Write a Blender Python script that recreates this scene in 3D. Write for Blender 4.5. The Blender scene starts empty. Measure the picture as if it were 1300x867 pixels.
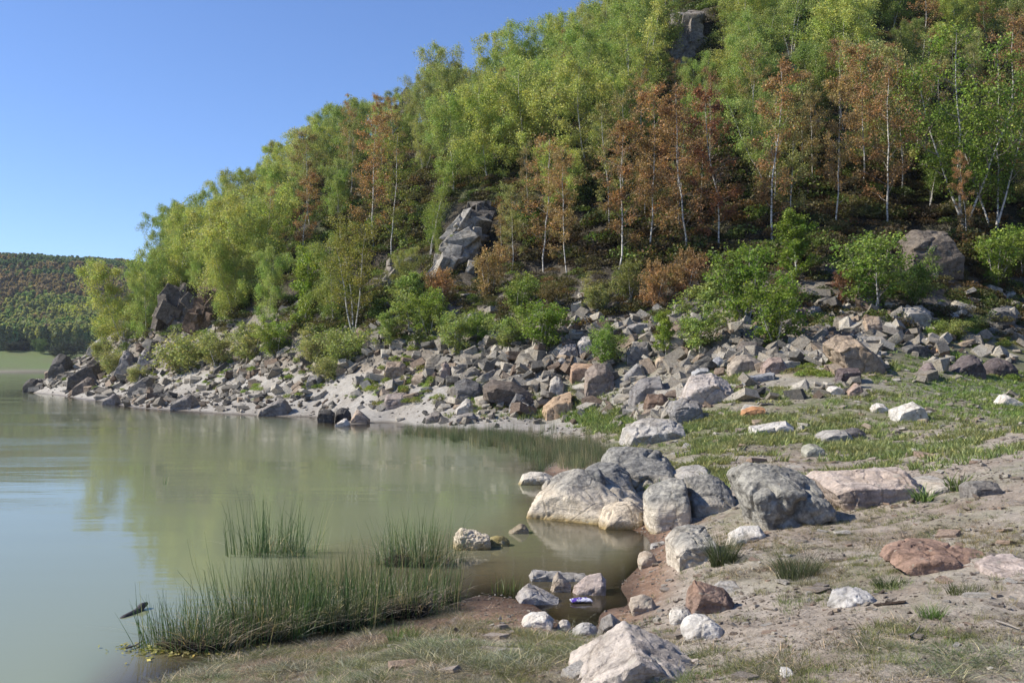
import bpy, bmesh, math, random
import numpy as np
from mathutils import Vector, Euler

# ------------------------------------------------------------------ camera, light, world
SC = bpy.context.scene
COL = SC.collection
R = math.radians
CAMH, FPX, HOR = 2.8, 1264.0, 462.0
PITCH = math.atan((HOR - 433.5) / FPX)
cd = bpy.data.cameras.new('camera'); cam = bpy.data.objects.new('camera', cd); COL.objects.link(cam)
cd.sensor_width = 36; cd.lens = 35.0; cd.clip_start = .1; cd.clip_end = 9000
cam.location = (0, 0, CAMH); cam.rotation_euler = (R(90) + PITCH, 0, 0)
SC.camera = cam
SUN_EL, SUN_DIR = R(40), Vector((-0.985, 0.03, 0))     # horizontal direction towards the sun
SUN_DIR.normalize()
sv = Vector((SUN_DIR.x * math.cos(SUN_EL), SUN_DIR.y * math.cos(SUN_EL), math.sin(SUN_EL)))
sl = bpy.data.lights.new('sun', 'SUN'); so = bpy.data.objects.new('sun', sl); COL.objects.link(so)
sl.energy = 5.0; sl.angle = R(.53); sl.color = (1, .925, .80)
so.rotation_euler = sv.to_track_quat('Z', 'Y').to_euler(); so.location = (-60, 0, 60)
W = bpy.data.worlds.new('World'); SC.world = W; W.use_nodes = True
wn = W.node_tree; bg = wn.nodes['Background']
sky = wn.nodes.new('ShaderNodeTexSky'); sky.sky_type = 'NISHITA'; sky.sun_disc = False
sky.sun_elevation = SUN_EL; sky.sun_rotation = math.atan2(SUN_DIR.x, SUN_DIR.y)
sky.altitude = 1200; sky.air_density = 1.0; sky.dust_density = .1; sky.ozone_density = 4.0
wb = wn.nodes.new('ShaderNodeMix'); wb.data_type = 'RGBA'; wb.blend_type = 'MULTIPLY'; wb.inputs[0].default_value = 1
wb.inputs[7].default_value = (.93, .98, 1.16, 1)      # the photograph's cool white balance
wn.links.new(sky.outputs[0], wb.inputs[6]); wn.links.new(wb.outputs[2], bg.inputs[0]); bg.inputs[1].default_value = .115
SC.view_settings.view_transform = 'Standard'; SC.view_settings.look = 'None'
SC.view_settings.gamma = 1; SC.view_settings.exposure = 0.44
SC.view_settings.use_curve_mapping = False
SC.cycles.max_bounces = 6; SC.cycles.diffuse_bounces = 2; SC.cycles.glossy_bounces = 2
SC.cycles.transmission_bounces = 3; SC.cycles.transparent_max_bounces = 8

# ------------------------------------------------------------------ numpy noise
_rs = np.random.RandomState(7)
_perm = _rs.permutation(512).astype(np.int64); _perm = np.concatenate([_perm, _perm, _perm])
_grad = _rs.normal(size=(512, 3)); _grad /= np.linalg.norm(_grad, axis=1)[:, None]
def perlin(P):
    P = np.asarray(P, float); I = np.floor(P).astype(np.int64); F = P - I; I &= 511
    U = F * F * F * (F * (F * 6 - 15) + 10)
    out = 0
    for dx in (0, 1):
        wx = U[..., 0] if dx else 1 - U[..., 0]
        for dy in (0, 1):
            wy = U[..., 1] if dy else 1 - U[..., 1]
            for dz in (0, 1):
                wz = U[..., 2] if dz else 1 - U[..., 2]
                h = _perm[_perm[_perm[(I[..., 0] + dx) & 511] + ((I[..., 1] + dy) & 511)] % 512 + ((I[..., 2] + dz) & 511)] % 512
                g = _grad[h]
                out = out + wx * wy * wz * (g[..., 0] * (F[..., 0] - dx) + g[..., 1] * (F[..., 1] - dy) + g[..., 2] * (F[..., 2] - dz))
    return out * 1.5
def fbm(P, octs=4, gain=.5):
    P = np.asarray(P, float); a, s, o = 1., 0, 0
    for i in range(octs):
        o = o + a * perlin(P * 2 ** i + 17.3 * i); s += a; a *= gain
    return o / s
def fbm2(x, y, f, octs=4, off=0.):
    return fbm(np.stack([x * f + off, y * f - off, np.full_like(x, off * .7 + .5)], -1), octs)
def ss(a, b, x):
    t = np.clip((x - a) / (b - a), 0, 1); return t * t * (3 - 2 * t)

# ------------------------------------------------------------------ picture <-> place
cp_, sp_ = math.cos(PITCH), math.sin(PITCH)
def ray(px, py):
    """direction with unit depth (y=1) through a pixel of the 1300x867 photograph"""
    u = (np.asarray(px, float) - 650) / FPX; v = (433.5 - np.asarray(py, float)) / FPX
    y = cp_ - v * sp_; z = sp_ + v * cp_
    return u / y, z / y
def at(px, py, d):
    a, b = ray(px, py); return np.array([a * d, d, CAMH + b * d])
def proj(x, y, z):
    z = z - CAMH; dep = np.maximum(y * cp_ + z * sp_, .05); v = -y * sp_ + z * cp_
    return 650 + FPX * x / dep, 433.5 - FPX * v / dep

# ------------------------------------------------------------------ terrain
SH = [(-300, 489), (31, 497), (60, 500), (100, 506), (150, 514), (220, 521), (300, 526), (370, 529), (430, 539), (500, 541), (560, 545), (630, 548), (690, 562),
      (705, 580), (690, 600), (695, 640), (745, 660), (820, 681), (822, 705), (808, 722), (788, 745), (795, 770), (760, 793), (705, 786), (672, 765), (600, 757),
      (560, 778), (500, 792), (420, 812), (330, 828), (250, 848), (175, 880), (100, 940)]
SH = SH[1:]
UW = [(0, 600, -2), (0, 530, -2), (-200, 560, -2), (-300, 700, -2), (0, 867, -1.4), (0, 740, -1.5), (300, 565, -1.6), (300, 620, -1.1), (480, 600, -.9), (150, 750, -.9), (90, 830, -.7), (120, 640, -1.4),
      (350, 700, -.45), (520, 680, -.4), (430, 745, -.15), (300, 790, -.2), (520, 755, -.1), (620, 640, -.55), (640, 690, -.25), (720, 700, -.22), (660, 735, -.1), (740, 745, -.08), (735, 772, -.05), (780, 700, -.2),
      (450, 640, -.7), (150, 545, -1.6), (0, 490, -2), (620, 580, -.5), (400, 560, -1.1), (600, 600, -.6), (-250, 500, -2), (10, 478, -2), (660, 580, -.3), (655, 610, -.4)]
LZ = [(1300, 867, .9), (1000, 867, .85), (750, 867, .6), (600, 867, .5), (450, 867, .36), (300, 867, .16), (850, 760, .24), (1000, 760, .6), (1200, 760, .9), (1300, 760, .95),
      (900, 700, .4), (1000, 690, .6), (1100, 680, .68), (1300, 690, 1.0), (1000, 640, .6), (1300, 640, 1.05), (760, 590, .2), (900, 590, .6), (1100, 590, .78), (1300, 590, 1.15),
      (800, 560, .45), (900, 550, .85), (1100, 545, 1.0), (1300, 540, 1.35), (700, 545, .2), (700, 520, .75), (850, 620, .35), (600, 800, .22), (500, 830, .25), (700, 820, .35), (860, 815, .5), (620, 775, .06), (680, 800, .16),
      (500, 525, .35), (600, 525, .55), (760, 530, .6), (400, 515, .5), (300, 512, .5), (200, 505, .5), (780, 775, .06), (830, 740, .12)]
DZ = [(1100, 510, 31.6), (1100, 470, 37.5), (1100, 430, 42), (1100, 392, 47), (1100, 340, 52), (1100, 250, 60), (1100, 120, 74), (1100, 0, 90), (1100, -20, 110), (1100, 40, 140),
      (1300, 490, 38), (1300, 450, 44), (1300, 400, 50), (1300, 340, 55), (1300, 250, 62), (1300, 120, 76), (1300, 0, 92), (1300, -40, 115), (1300, 20, 145),
      (1600, 560, 16), (1600, 480, 32), (1600, 400, 46), (1600, 250, 60), (1600, 0, 90), (1600, 0, 130),
      (900, 520, 33), (900, 490, 39), (900, 460, 43), (900, 430, 46), (900, 400, 49), (900, 350, 54), (900, 250, 63), (900, 120, 78), (900, 10, 94), (900, 0, 105), (900, 60, 130),
      (700, 490, 46), (700, 460, 48), (700, 430, 50.5), (700, 400, 53.5), (700, 340, 60), (700, 250, 68), (700, 162, 79), (700, 132, 90), (700, 122, 98), (700, 140, 120), (700, 230, 145),
      (500, 510, 50), (500, 480, 53), (500, 450, 56), (500, 420, 59), (500, 350, 68), (500, 250, 80), (500, 205, 92), (500, 182, 102), (500, 210, 125), (500, 300, 148),
      (400, 500, 56), (400, 470, 60), (400, 430, 64), (400, 360, 73), (400, 290, 85), (400, 240, 98), (400, 222, 108), (400, 250, 130),
      (300, 490, 66), (300, 460, 71), (300, 420, 76), (300, 350, 88), (300, 312, 100), (300, 292, 110), (300, 330, 130), (300, 400, 150),
      (200, 490, 76), (200, 460, 82), (200, 420, 90), (200, 370, 100), (200, 350, 110), (200, 390, 130),
      (130, 480, 88), (130, 455, 98), (130, 438, 104), (130, 432, 112), (130, 465, 132), (75, 480, 98), (92, 462, 104), (70, 474, 108)]
TL = [(40, -.3, 122), (0, -1.6, 112), (60, -1.2, 138), (-200, -2, 150), (-100, -2, 90), (130, -.5, 152), (0, -2, 150)]
cps = []
for px, py in SH: a, b = ray(px, py); d = -CAMH / b; cps.append((a, d, 0.))
for px, py, z in UW: a, b = ray(px, py); d = -CAMH / b; cps.append((a, d, z))
for px, py, z in LZ: a, b = ray(px, py); d = (z - CAMH) / b; cps.append((a, d, z))
for px, py, d in DZ: a, b = ray(px, py); cps.append((a, d, CAMH + b * d))
for px, z, d in TL: cps.append(((px - 650) / FPX, d, z))
for px, d, z in ((1300, 4, .92), (650, 4, .6), (650, 6.3, .52), (1000, 5, .8), (0, 4, -1.), (300, 4, -.1), (-300, 5, -1.6), (1700, 4, 1.), (1700, 8, 1.05), (650, 2, .7), (0, 2, -.7), (1500, 2, .9)):
    cps.append(((px - 650) / FPX, d, z))
cps = np.array(cps)
def _uv(a, d): return np.stack([a * 2.2, np.log(d) * 1.0], -1)
def _ker(r2): return np.where(r2 > 1e-12, .5 * r2 * np.log(r2 + 1e-12), 0)
_Q = _uv(cps[:, 0], cps[:, 1]); _n = len(_Q)
_K = _ker(((_Q[:, None] - _Q[None]) ** 2).sum(-1)) + np.eye(_n) * 2e-4
_Pm = np.concatenate([np.ones((_n, 1)), _Q], 1)
_A = np.block([[_K, _Pm], [_Pm.T, np.zeros((3, 3))]])
_w = np.linalg.solve(_A, np.concatenate([cps[:, 2], np.zeros(3)]))
def tps(a, d):
    q = _uv(a, d); o = np.empty(len(q))
    for i in range(0, len(q), 20000):
        s = q[i:i + 20000]
        o[i:i + 20000] = _ker(((s[:, None] - _Q[None]) ** 2).sum(-1)) @ _w[:_n] + _w[_n] + s @ _w[_n + 1:]
    return o
def far_h(x, y):
    yy = np.maximum(np.hypot(x, y) * .6 + y * .4, y)
    z = np.interp(yy, [0, 345, 362, 400, 460, 520, 600, 690, 760, 900, 1500, 4000], [-2, -2, .5, 2.2, 6, 14, 39, 61, 69, 70, 55, 40])
    w = ss(420, 600, yy)
    return z + w * (7 * fbm2(x, y, 1 / 130., 3, 3.) + 2 * fbm2(x, y, 1 / 30., 3, 9.) - np.where(x > -330, (x + 330) * .02, 0) * w)
def height(x, y):
    th = np.arctan2(x, y); rr = np.hypot(x, y)
    tc = np.clip(th, -.62, .66); d = rr * np.cos(tc); a = np.tan(tc)
    near = tps(a, np.clip(d, 2, 160))
    far = far_h(x, y)
    w = ss(135, 185, rr)
    # headland ridge keeps going behind the crest and to the right
    far = np.where(th > -.1, far, far)
    z = near * (1 - w) + np.minimum(far, 90) * w
    land = ss(.03, .35, near) * (1 - w)
    up = ss(3.5, 8, near)
    n1 = fbm2(x, y, 1 / 1.1, 4, 1.) * .085 + fbm2(x, y, 1 / .28, 3, 31.) * .035
    n2 = fbm2(x, y, 1 / 4., 4, 5.) * .35
    rid = (1 - np.abs(fbm2(x, y, 1 / 9., 4, 12.)) * 2.2)
    n3 = rid * 1.4 + fbm2(x, y, 1 / 2.2, 3, 22.) * .6
    sc = ss(34, 48, d)
    z = z + land * (n1 * (1 - sc) * ss(3, 6, rr) + n2 * sc * (1 - up) * ss(.4, 1.8, near)) + (1 - w) * up * (n3 - .6)
    return z
# fan grid (dense where the photograph looks, coarse elsewhere)
th = np.concatenate([np.linspace(-math.pi, -.62, 60, endpoint=False), np.linspace(-.62, .62, 640), np.linspace(.62, math.pi, 61)[1:]])
ld = np.log(np.concatenate([np.geomspace(.4, 4, 20, endpoint=False), np.geomspace(4, 160, 470, endpoint=False), np.geomspace(160, 1100, 90, endpoint=False), np.geomspace(1100, 2600, 10)]))
TH, LD = np.meshgrid(th, ld, indexing='ij')
GX, GY = np.sin(TH) * np.exp(LD), np.cos(TH) * np.exp(LD)
GZ = height(GX.ravel(), GY.ravel()).reshape(GX.shape)
def H(x, y):
    x = np.asarray(x, float); y = np.asarray(y, float)
    t = np.arctan2(x, y); l = np.log(np.maximum(np.hypot(x, y), .41))
    fi = np.clip(np.interp(t, th, np.arange(len(th))), 0, len(th) - 1.001); fj = np.clip(np.interp(l, ld, np.arange(len(ld))), 0, len(ld) - 1.001)
    i = fi.astype(int); j = fj.astype(int); u = fi - i; v = fj - j
    return (GZ[i, j] * (1 - u) * (1 - v) + GZ[i + 1, j] * u * (1 - v) + GZ[i, j + 1] * (1 - u) * v + GZ[i + 1, j + 1] * u * v)
_ds = np.geomspace(4.2, 150, 1400)
def hit(px, py, water=True):
    """where the line of sight through a pixel meets the ground (or the water)"""
    a, b = ray(px, py); x = a * _ds; z = CAMH + b * _ds
    g = H(x, _ds)
    if water: g = np.maximum(g, 0)
    k = np.nonzero(z <= g)[0]
    if len(k) == 0: k = [int(np.argmin(z - g))]
    d = _ds[k[0]]; return np.array([a * d, d, float(g[k[0]])])

# ------------------------------------------------------------------ mesh helpers
def mk_mesh(name, V, F, mat=None, smooth=True, sharp=None):
    V = np.asarray(V, np.float32); F = np.asarray(F, np.int32)
    me = bpy.data.meshes.new(name); n = F.shape[1]
    me.vertices.add(len(V)); me.vertices.foreach_set('co', V.ravel())
    me.loops.add(F.size); me.loops.foreach_set('vertex_index', F.ravel())
    me.polygons.add(len(F)); me.polygons.foreach_set('loop_start', np.arange(0, F.size, n, dtype=np.int32))
    me.polygons.foreach_set('loop_total', np.full(len(F), n, np.int32))
    me.update(calc_edges=True)
    me.polygons.foreach_set('use_smooth', np.full(len(F), bool(smooth)))
    if sharp: me.set_sharp_from_angle(angle=R(sharp))
    if mat: me.materials.append(mat)
    return me
def add(name, me, parent=None, loc=(0, 0, 0), rot=(0, 0, 0), scale=(1, 1, 1), color=None, **pr):
    o = bpy.data.objects.new(name, me); COL.objects.link(o)
    o.location = loc; o.rotation_euler = rot; o.scale = scale
    if parent: o.parent = parent
    if color is not None: o.color = (*color, 1)
    for k, v in pr.items():
        if v: o[k] = v
    return o
def vattr(me, name, data):
    data = np.asarray(data, np.float32)
    if data.ndim == 1:
        a = me.attributes.new(name, 'FLOAT', 'POINT'); a.data.foreach_set('value', data)
    elif data.shape[1] == 3:
        a = me.attributes.new(name, 'FLOAT_VECTOR', 'POINT'); a.data.foreach_set('vector', data.ravel())
    else:
        a = me.attributes.new(name, 'FLOAT_COLOR', 'POINT'); a.data.foreach_set('color', data.ravel())

# ------------------------------------------------------------------ materials
class NT:
    def __init__(s, name):
        s.m = bpy.data.materials.new(name); s.m.use_nodes = True; s.t = s.m.node_tree; s.t.nodes.clear()
        s.out = s.n('ShaderNodeOutputMaterial')
    def n(s, ty, **k):
        x = s.t.nodes.new(ty)
        for a, b in k.items(): setattr(x, a, b)
        return x
    def l(s, a, b): s.t.links.new(a, b)
    def noise(s, vec, scale, detail=4, rough=.55, dist=0):
        x = s.n('ShaderNodeTexNoise'); x.inputs['Scale'].default_value = scale; x.inputs['Detail'].default_value = detail
        x.inputs['Roughness'].default_value = rough; x.inputs['Distortion'].default_value = dist
        if vec is not None: s.l(vec, x.inputs['Vector'])
        return x.outputs[0]
    def ramp(s, fac, stops):
        x = s.n('ShaderNodeValToRGB'); e = x.color_ramp.elements
        while len(e) < len(stops): e.new(.5)
        for i, (p, c) in enumerate(stops):
            e[i].position = p; e[i].color = (c, c, c, 1) if not hasattr(c, '__len__') else (*c, 1)
        s.l(fac, x.inputs[0]); return x.outputs[0]
    def mix(s, fac, a, b, mode='MIX'):
        x = s.n('ShaderNodeMix', data_type='RGBA', blend_type=mode); x.clamp_factor = True
        for v, i in ((fac, 0), (a, 6), (b, 7)):
            if hasattr(v, 'is_output'): s.l(v, x.inputs[i])
            elif i == 0: x.inputs[0].default_value = v
            else: x.inputs[i].default_value = (*v, 1)
        return x.outputs[2]
    def math(s, op, a, b=0):
        x = s.n('ShaderNodeMath', operation=op)
        for v, i in ((a, 0), (b, 1)):
            if hasattr(v, 'is_output'): s.l(v, x.inputs[i])
            else: x.inputs[i].default_value = v
        return x.outputs[0]
    def bump(s, h, strength, dist, normal=None):
        x = s.n('ShaderNodeBump'); x.inputs['Strength'].default_value = strength; x.inputs['Distance'].default_value = dist
        s.l(h, x.inputs['Height'])
        if normal: s.l(normal, x.inputs['Normal'])
        return x.outputs[0]
    def principled(s, col, rough=.9, normal=None, spec=.25):
        x = s.n('ShaderNodeBsdfPrincipled')
        if hasattr(col, 'is_output'): s.l(col, x.inputs['Base Color'])
        else: x.inputs['Base Color'].default_value = (*col, 1)
        if hasattr(rough, 'is_output'): s.l(rough, x.inputs['Roughness'])
        else: x.inputs['Roughness'].default_value = rough
        x.inputs['Specular IOR Level'].default_value = spec
        if normal: s.l(normal, x.inputs['Normal'])
        s.l(x.outputs[0], s.out.inputs[0]); return x.outputs[0]
def tint_of(N, mode):
    if mode == 'object':
        return N.n('ShaderNodeObjectInfo').outputs['Color']
    a = N.n('ShaderNodeAttribute', attribute_type='INSTANCER', attribute_name='tint'); return a.outputs['Color']
def leaf_mat(name, mode, trans=.36, var=.45):
    N = NT(name); t = tint_of(N, mode)
    g = N.n('ShaderNodeNewGeometry').outputs['Random Per Island']
    c = N.mix(1, t, N.ramp(g, [(0, 1 - var), (1, 1 + var * .6)]), 'MULTIPLY')
    c = N.mix(N.ramp(g, [(.86, 0), (.9, .55)]), c, N.mix(1, c, (1.5, 1.15, .8), 'MULTIPLY'))
    pn = N.noise(N.n('ShaderNodeNewGeometry').outputs['Position'], .75, 3, .6)
    c = N.mix(N.ramp(pn, [(.44, 0), (.6, .75)]), c, N.mix(1, c, (.84, 1.08, .92), 'MULTIPLY'))
    d = N.n('ShaderNodeBsdfPrincipled'); N.l(c, d.inputs['Base Color']); d.inputs['Roughness'].default_value = .55; d.inputs['Specular IOR Level'].default_value = .3
    tr = N.n('ShaderNodeBsdfTranslucent'); N.l(N.mix(1, c, (1.03, 1.08, .66), 'MULTIPLY'), tr.inputs[0])
    m = N.n('ShaderNodeMixShader'); m.inputs[0].default_value = trans
    N.l(d.outputs[0], m.inputs[1]); N.l(tr.outputs[0], m.inputs[2]); N.l(m.outputs[0], N.out.inputs[0]); return N.m
def rock_mat(name, mode, waterline=False, fine=1.0, contrast=1.0):
    N = NT(name); t = tint_of(N, mode)
    tc = N.n('ShaderNodeTexCoord').outputs['Object']; geo = N.n('ShaderNodeNewGeometry'); wp = geo.outputs['Position']
    src = wp if mode == 'object' else tc
    big = N.noise(src, .9 * fine, 5, .6); mid = N.noise(src, 5 * fine, 6, .65, .4); fn = N.noise(src, 34 * fine, 4, .7)
    c = N.mix(1, t, N.ramp(mid, [(.28, 1 - .5 * contrast), (.5, 1), (.72, 1 + .35 * contrast)]), 'MULTIPLY')
    c = N.mix(1, c, N.ramp(big, [(.3, (.72, .72, .74)), (.5, (1, 1, 1)), (.7, (1.12, 1.05, .95))]), 'MULTIPLY')
    c = N.mix(1, c, N.ramp(fn, [(.3, .72), (.55, 1.05), (.75, 1.2)]), 'MULTIPLY')
    mp = N.n('ShaderNodeMapping'); N.l(src, mp.inputs[0]); mp.inputs['Scale'].default_value = (1, 1, 5); mp.inputs['Rotation'].default_value = (.5, .35, .2)
    st = N.noise(mp.outputs[0], 2.2 * fine, 5, .6, .6)
    c = N.mix(N.ramp(st, [(.52, 0), (.62, .45)]), c, N.mix(1, c, (.62, .55, .5), 'MULTIPLY'))
    if waterline:
        sx = N.n('ShaderNodeSeparateXYZ'); N.l(wp, sx.inputs[0])
        zz = N.math('ADD', sx.outputs[2], N.math('MULTIPLY', N.math('SUBTRACT', N.noise(wp, 1.6, 4), .5), .5))
        top = N.mix(N.ramp(N.noise(wp, 7, 6, .7, .5), [(.42, 0), (.6, 1)]), (.16, .157, .148), (.34, .33, .30))
        low = N.mix(N.ramp(mid, [(.35, 0), (.65, 1)]), (.36, .32, .26), (.58, .53, .45))
        band = N.n('ShaderNodeMapRange'); N.l(zz, band.inputs[0]); band.inputs[1].default_value = .38; band.inputs[2].default_value = .62
        c2 = N.mix(band.outputs[0], low, top)
        b2 = N.n('ShaderNodeMapRange'); N.l(sx.outputs[2], b2.inputs[0]); b2.inputs[1].default_value = .0; b2.inputs[2].default_value = .14
        c2 = N.mix(b2.outputs[0], (.26, .20, .09), c2)
        c = N.mix(1, c2, N.ramp(fn, [(.3, .75), (.55, 1.05), (.75, 1.18)]), 'MULTIPLY')
        c = N.mix(1, c, t, 'MULTIPLY')
    # lichen
    li = N.noise(src, 11 * fine, 3, .5)
    c = N.mix(N.ramp(li, [(.63, 0), (.68, .5)]), c, (.34, .33, .27))
    li2 = N.noise(src, 3.1 * fine, 5, .7)
    c = N.mix(N.ramp(li2, [(.66, 0), (.74, .45)]), c, (.2, .11, .05))
    vo = N.n('ShaderNodeTexVoronoi', feature='DISTANCE_TO_EDGE'); vo.inputs['Scale'].default_value = 1.7 * fine
    wv = N.n('ShaderNodeMix', data_type='VECTOR'); wv.inputs[0].default_value = .25; N.l(src, wv.inputs[4]); 
    nc = N.n('ShaderNodeTexNoise'); nc.inputs['Scale'].default_value = 2 * fine; N.l(src, nc.inputs[0]); N.l(nc.outputs[1], wv.inputs[5]); N.l(wv.outputs[1], vo.inputs['Vector'])
    cr = N.ramp(vo.outputs[0], [(0, 0), (.035, 1)])
    c = N.mix(N.math('MULTIPLY', N.math('SUBTRACT', 1, cr), .5), c, N.mix(1, c, (.35, .33, .3), 'MULTIPLY'))
    h = N.math('ADD', N.math('ADD', N.math('MULTIPLY', mid, .6), N.math('MULTIPLY', fn, .2)), N.math('ADD', N.math('MULTIPLY', st, .5), N.math('MULTIPLY', cr, .12)))
    N.principled(c, .9, N.bump(h, .75, .09 / fine), .2); return N.m
M_LEAF = leaf_mat('leaf', 'object'); M_LEAFI = leaf_mat('leaf_scattered', 'inst', .4)
M_BLADE = leaf_mat('blade', 'object', .25, .5); M_BLADEI = leaf_mat('blade_scattered', 'inst', .3, .5)
M_ROCK = rock_mat('weathered_rock', 'object'); M_ROCKW = rock_mat('shore_boulder_rock', 'object', True)
M_ROCKI = rock_mat('rubble_rock', 'inst', fine=1.2)
N = NT('birch_bark')
tc = N.n('ShaderNodeTexCoord').outputs['Object']
mp = N.n('ShaderNodeMapping'); N.l(tc, mp.inputs[0]); mp.inputs['Scale'].default_value = (3, 3, 9)
N.principled(N.mix(N.ramp(N.noise(mp.outputs[0], 1.3, 5, .7), [(.5, 0), (.6, 1)]), (.62, .59, .53), (.09, .08, .07)), .75); M_BARK = N.m
N = NT('twig_bark'); N.principled(N.mix(N.noise(N.n('ShaderNodeTexCoord').outputs['Object'], 4), (.16, .13, .11), (.36, .33, .29)), .85); M_TWIG = N.m

# ground
N = NT('ground')
base = N.n('ShaderNodeAttribute', attribute_name='base').outputs['Color']
ga = N.n('ShaderNodeAttribute', attribute_name='green').outputs['Fac']; wet = N.n('ShaderNodeAttribute', attribute_name='wet').outputs['Fac']
wp = N.n('ShaderNodeNewGeometry').outputs['Position']
n1, n2, n3, n4 = N.noise(wp, .8, 6, .6), N.noise(wp, 6, 6, .7, .3), N.noise(wp, 38, 4, .7), N.noise(wp, 150, 2, .6)
c = N.mix(1, base, N.ramp(n2, [(.25, .55), (.5, 1), (.75, 1.3)]), 'MULTIPLY')
c = N.mix(N.ramp(n1, [(.42, 0), (.6, .6)]), c, N.mix(1, c, (.72, .68, .64), 'MULTIPLY'))
vo = N.n('ShaderNodeTexVoronoi'); vo.inputs['Scale'].default_value = 30; N.l(wp, vo.inputs['Vector'])
c = N.mix(N.math('MULTIPLY', N.ramp(vo.outputs['Color'], [(.72, 0), (.78, 1)]), N.ramp(n2, [(.45, 0), (.6, .7)])), c, (.36, .33, .29))
gcol = N.mix(n3, (.07, .085, .03), (.20, .22, .08))
gm = N.math('MULTIPLY', ga, N.ramp(N.noise(wp, 2.6, 7, .75, .3), [(.36, 0), (.52, 1)]))
c = N.mix(gm, c, gcol)
c = N.mix(1, c, N.ramp(n3, [(.25, .55), (.5, 1), (.75, 1.35)]), 'MULTIPLY')
c = N.mix(1, c, N.ramp(n4, [(.3, .8), (.7, 1.2)]), 'MULTIPLY')
c = N.mix(wet, c, N.mix(1, c, (.5, .46, .42), 'MULTIPLY'))
hh = N.math('ADD', N.math('ADD', N.math('MULTIPLY', n2, .5), N.math('MULTIPLY', n3, .45)), N.math('MULTIPLY', n4, .15))
N.principled(c, N.ramp(wet, [(0, .95), (1, .35)]), N.bump(hh, .85, .07), .25); M_GROUND = N.m

# ------------------------------------------------------------------ ground sheet
px_, py_ = proj(GX, GY, GZ); RR = np.hypot(GX, GY)
front = (GY > 1)
px_ = np.where(front, px_, np.where(GX > 0, 1500, -300)); py_ = np.where(front, py_, 900)
na = fbm2(GX, GY, .35, 4, 2.); nb = fbm2(GX, GY, .09, 3, 8.)
def C(*c): return np.array(c)
base = np.empty(GX.shape + (3,)); base[:] = C(.40, .345, .285)             # pinkish dry soil
def lay(w, col): 
    global base
    w = np.clip(w, 0, 1)[..., None]; base = base * (1 - w) + C(*col) * w
lay(ss(.0, .35, na), (.41, .37, .31))
lay(ss(.05, .5, fbm2(GX, GY, 1.1, 4, 33.)) * ss(32, 26, RR), (.27, .215, .165)); lay(ss(.1, .5, fbm2(GX, GY, .7, 4, 37.)) * ss(32, 26, RR), (.46, .41, .35))
lay(ss(.33, .1, GZ) * ss(30, 24, RR), (.27, .175, .12))                    # red mud by the cove
lay(ss(34, 40, RR + na * 4) * ((py_ > 500) | (GZ < 2.3)), (.38, .36, .325))                # pale silt beach
lay(ss(2.0, 3.0, GZ + na * .8) * ss(38, 44, RR), (.24, .215, .18))
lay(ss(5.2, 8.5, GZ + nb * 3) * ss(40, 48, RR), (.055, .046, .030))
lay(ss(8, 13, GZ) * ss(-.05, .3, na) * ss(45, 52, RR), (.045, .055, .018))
mea = ss(620, 760, px_) * ss(22, 27, RR) * ss(4.6, 3.0, GZ)
green = mea * (.25 + .6 * ss(-.15, .35, nb + na * .6)) * ss(.12, .4, GZ)
green = np.maximum(green, .6 * ss(1050, 1150, px_) * ss(27, 31, RR) * ss(5, 3.5, GZ))
green = np.maximum(green, ss(.0, .3, na) * .35 * ss(.25, .45, GZ) * (RR < 26))
green = np.maximum(green, .9 * np.exp(-(((px_ - 640) / 40) ** 2 + ((py_ - 238) / 16) ** 2)) * (RR > 50) * 1.4)
farland = ss(330, 350, RR)
lay(farland, (.12, .175, .05)); lay(farland * ss(-.1, .4, fbm2(GX, GY, 1 / 14., 3, 5.)), (.13, .15, .06)); lay(ss(8, 14, GZ) * farland, (.16, .17, .08)); lay(farland * ss(1.4, .2, GZ), (.22, .2, .15))
green = np.where(RR > 200, farland * ss(.6, 1.5, GZ) * .35, green)
lay(ss(.02, -.1, GZ), (.20, .16, .09))
wetv = ss(.10, .0, GZ) * 1.0
nx_, ny_ = GX.shape
idx = np.arange(nx_ * ny_).reshape(nx_, ny_)
F = np.stack([idx[:-1, :-1], idx[:-1, 1:], idx[1:, 1:], idx[1:, :-1]], -1).reshape(-1, 4)
V = np.stack([GX, GY, GZ], -1).reshape(-1, 3)
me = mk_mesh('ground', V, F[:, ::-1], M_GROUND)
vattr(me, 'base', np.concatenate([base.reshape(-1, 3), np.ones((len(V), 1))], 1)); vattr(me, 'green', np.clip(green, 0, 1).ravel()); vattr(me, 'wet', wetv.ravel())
o = add('ground', me); o['kind'] = 'structure'

# ------------------------------------------------------------------ water
N = NT('lake_water')
dep = N.n('ShaderNodeAttribute', attribute_name='depth').outputs['Fac']
geo = N.n('ShaderNodeNewGeometry'); wp = geo.outputs['Position']
mp = N.n('ShaderNodeMapping'); N.l(wp, mp.inputs[0]); mp.inputs['Scale'].default_value = (.6, 2.3, 1); mp.inputs['Location'].default_value = (13.7, 5.3, 3.37)
h1 = N.noise(mp.outputs[0], 3.4, 4, .6, .4); h2 = N.noise(mp.outputs[0], .35, 3, .5)
calm = N.ramp(N.noise(mp.outputs[0], .07, 3), [(.45, .12), (.6, 1)])
bp = N.bump(N.math('ADD', N.math('MULTIPLY', N.math('MULTIPLY', h1, calm), .14), N.math('MULTIPLY', h2, .22)), .60, .06)
turb = N.mix(N.noise(wp, .12, 3), (.225, .255, .155), (.25, .275, .175))
op = N.math('SUBTRACT', 1, N.math('EXPONENT', N.math('MULTIPLY', dep, -4.5), 0))
df = N.n('ShaderNodeBsdfDiffuse'); N.l(N.mix(N.ramp(dep, [(0, 0), (.45, 1)]), (.23, .18, .11), turb), df.inputs[0])
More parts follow.
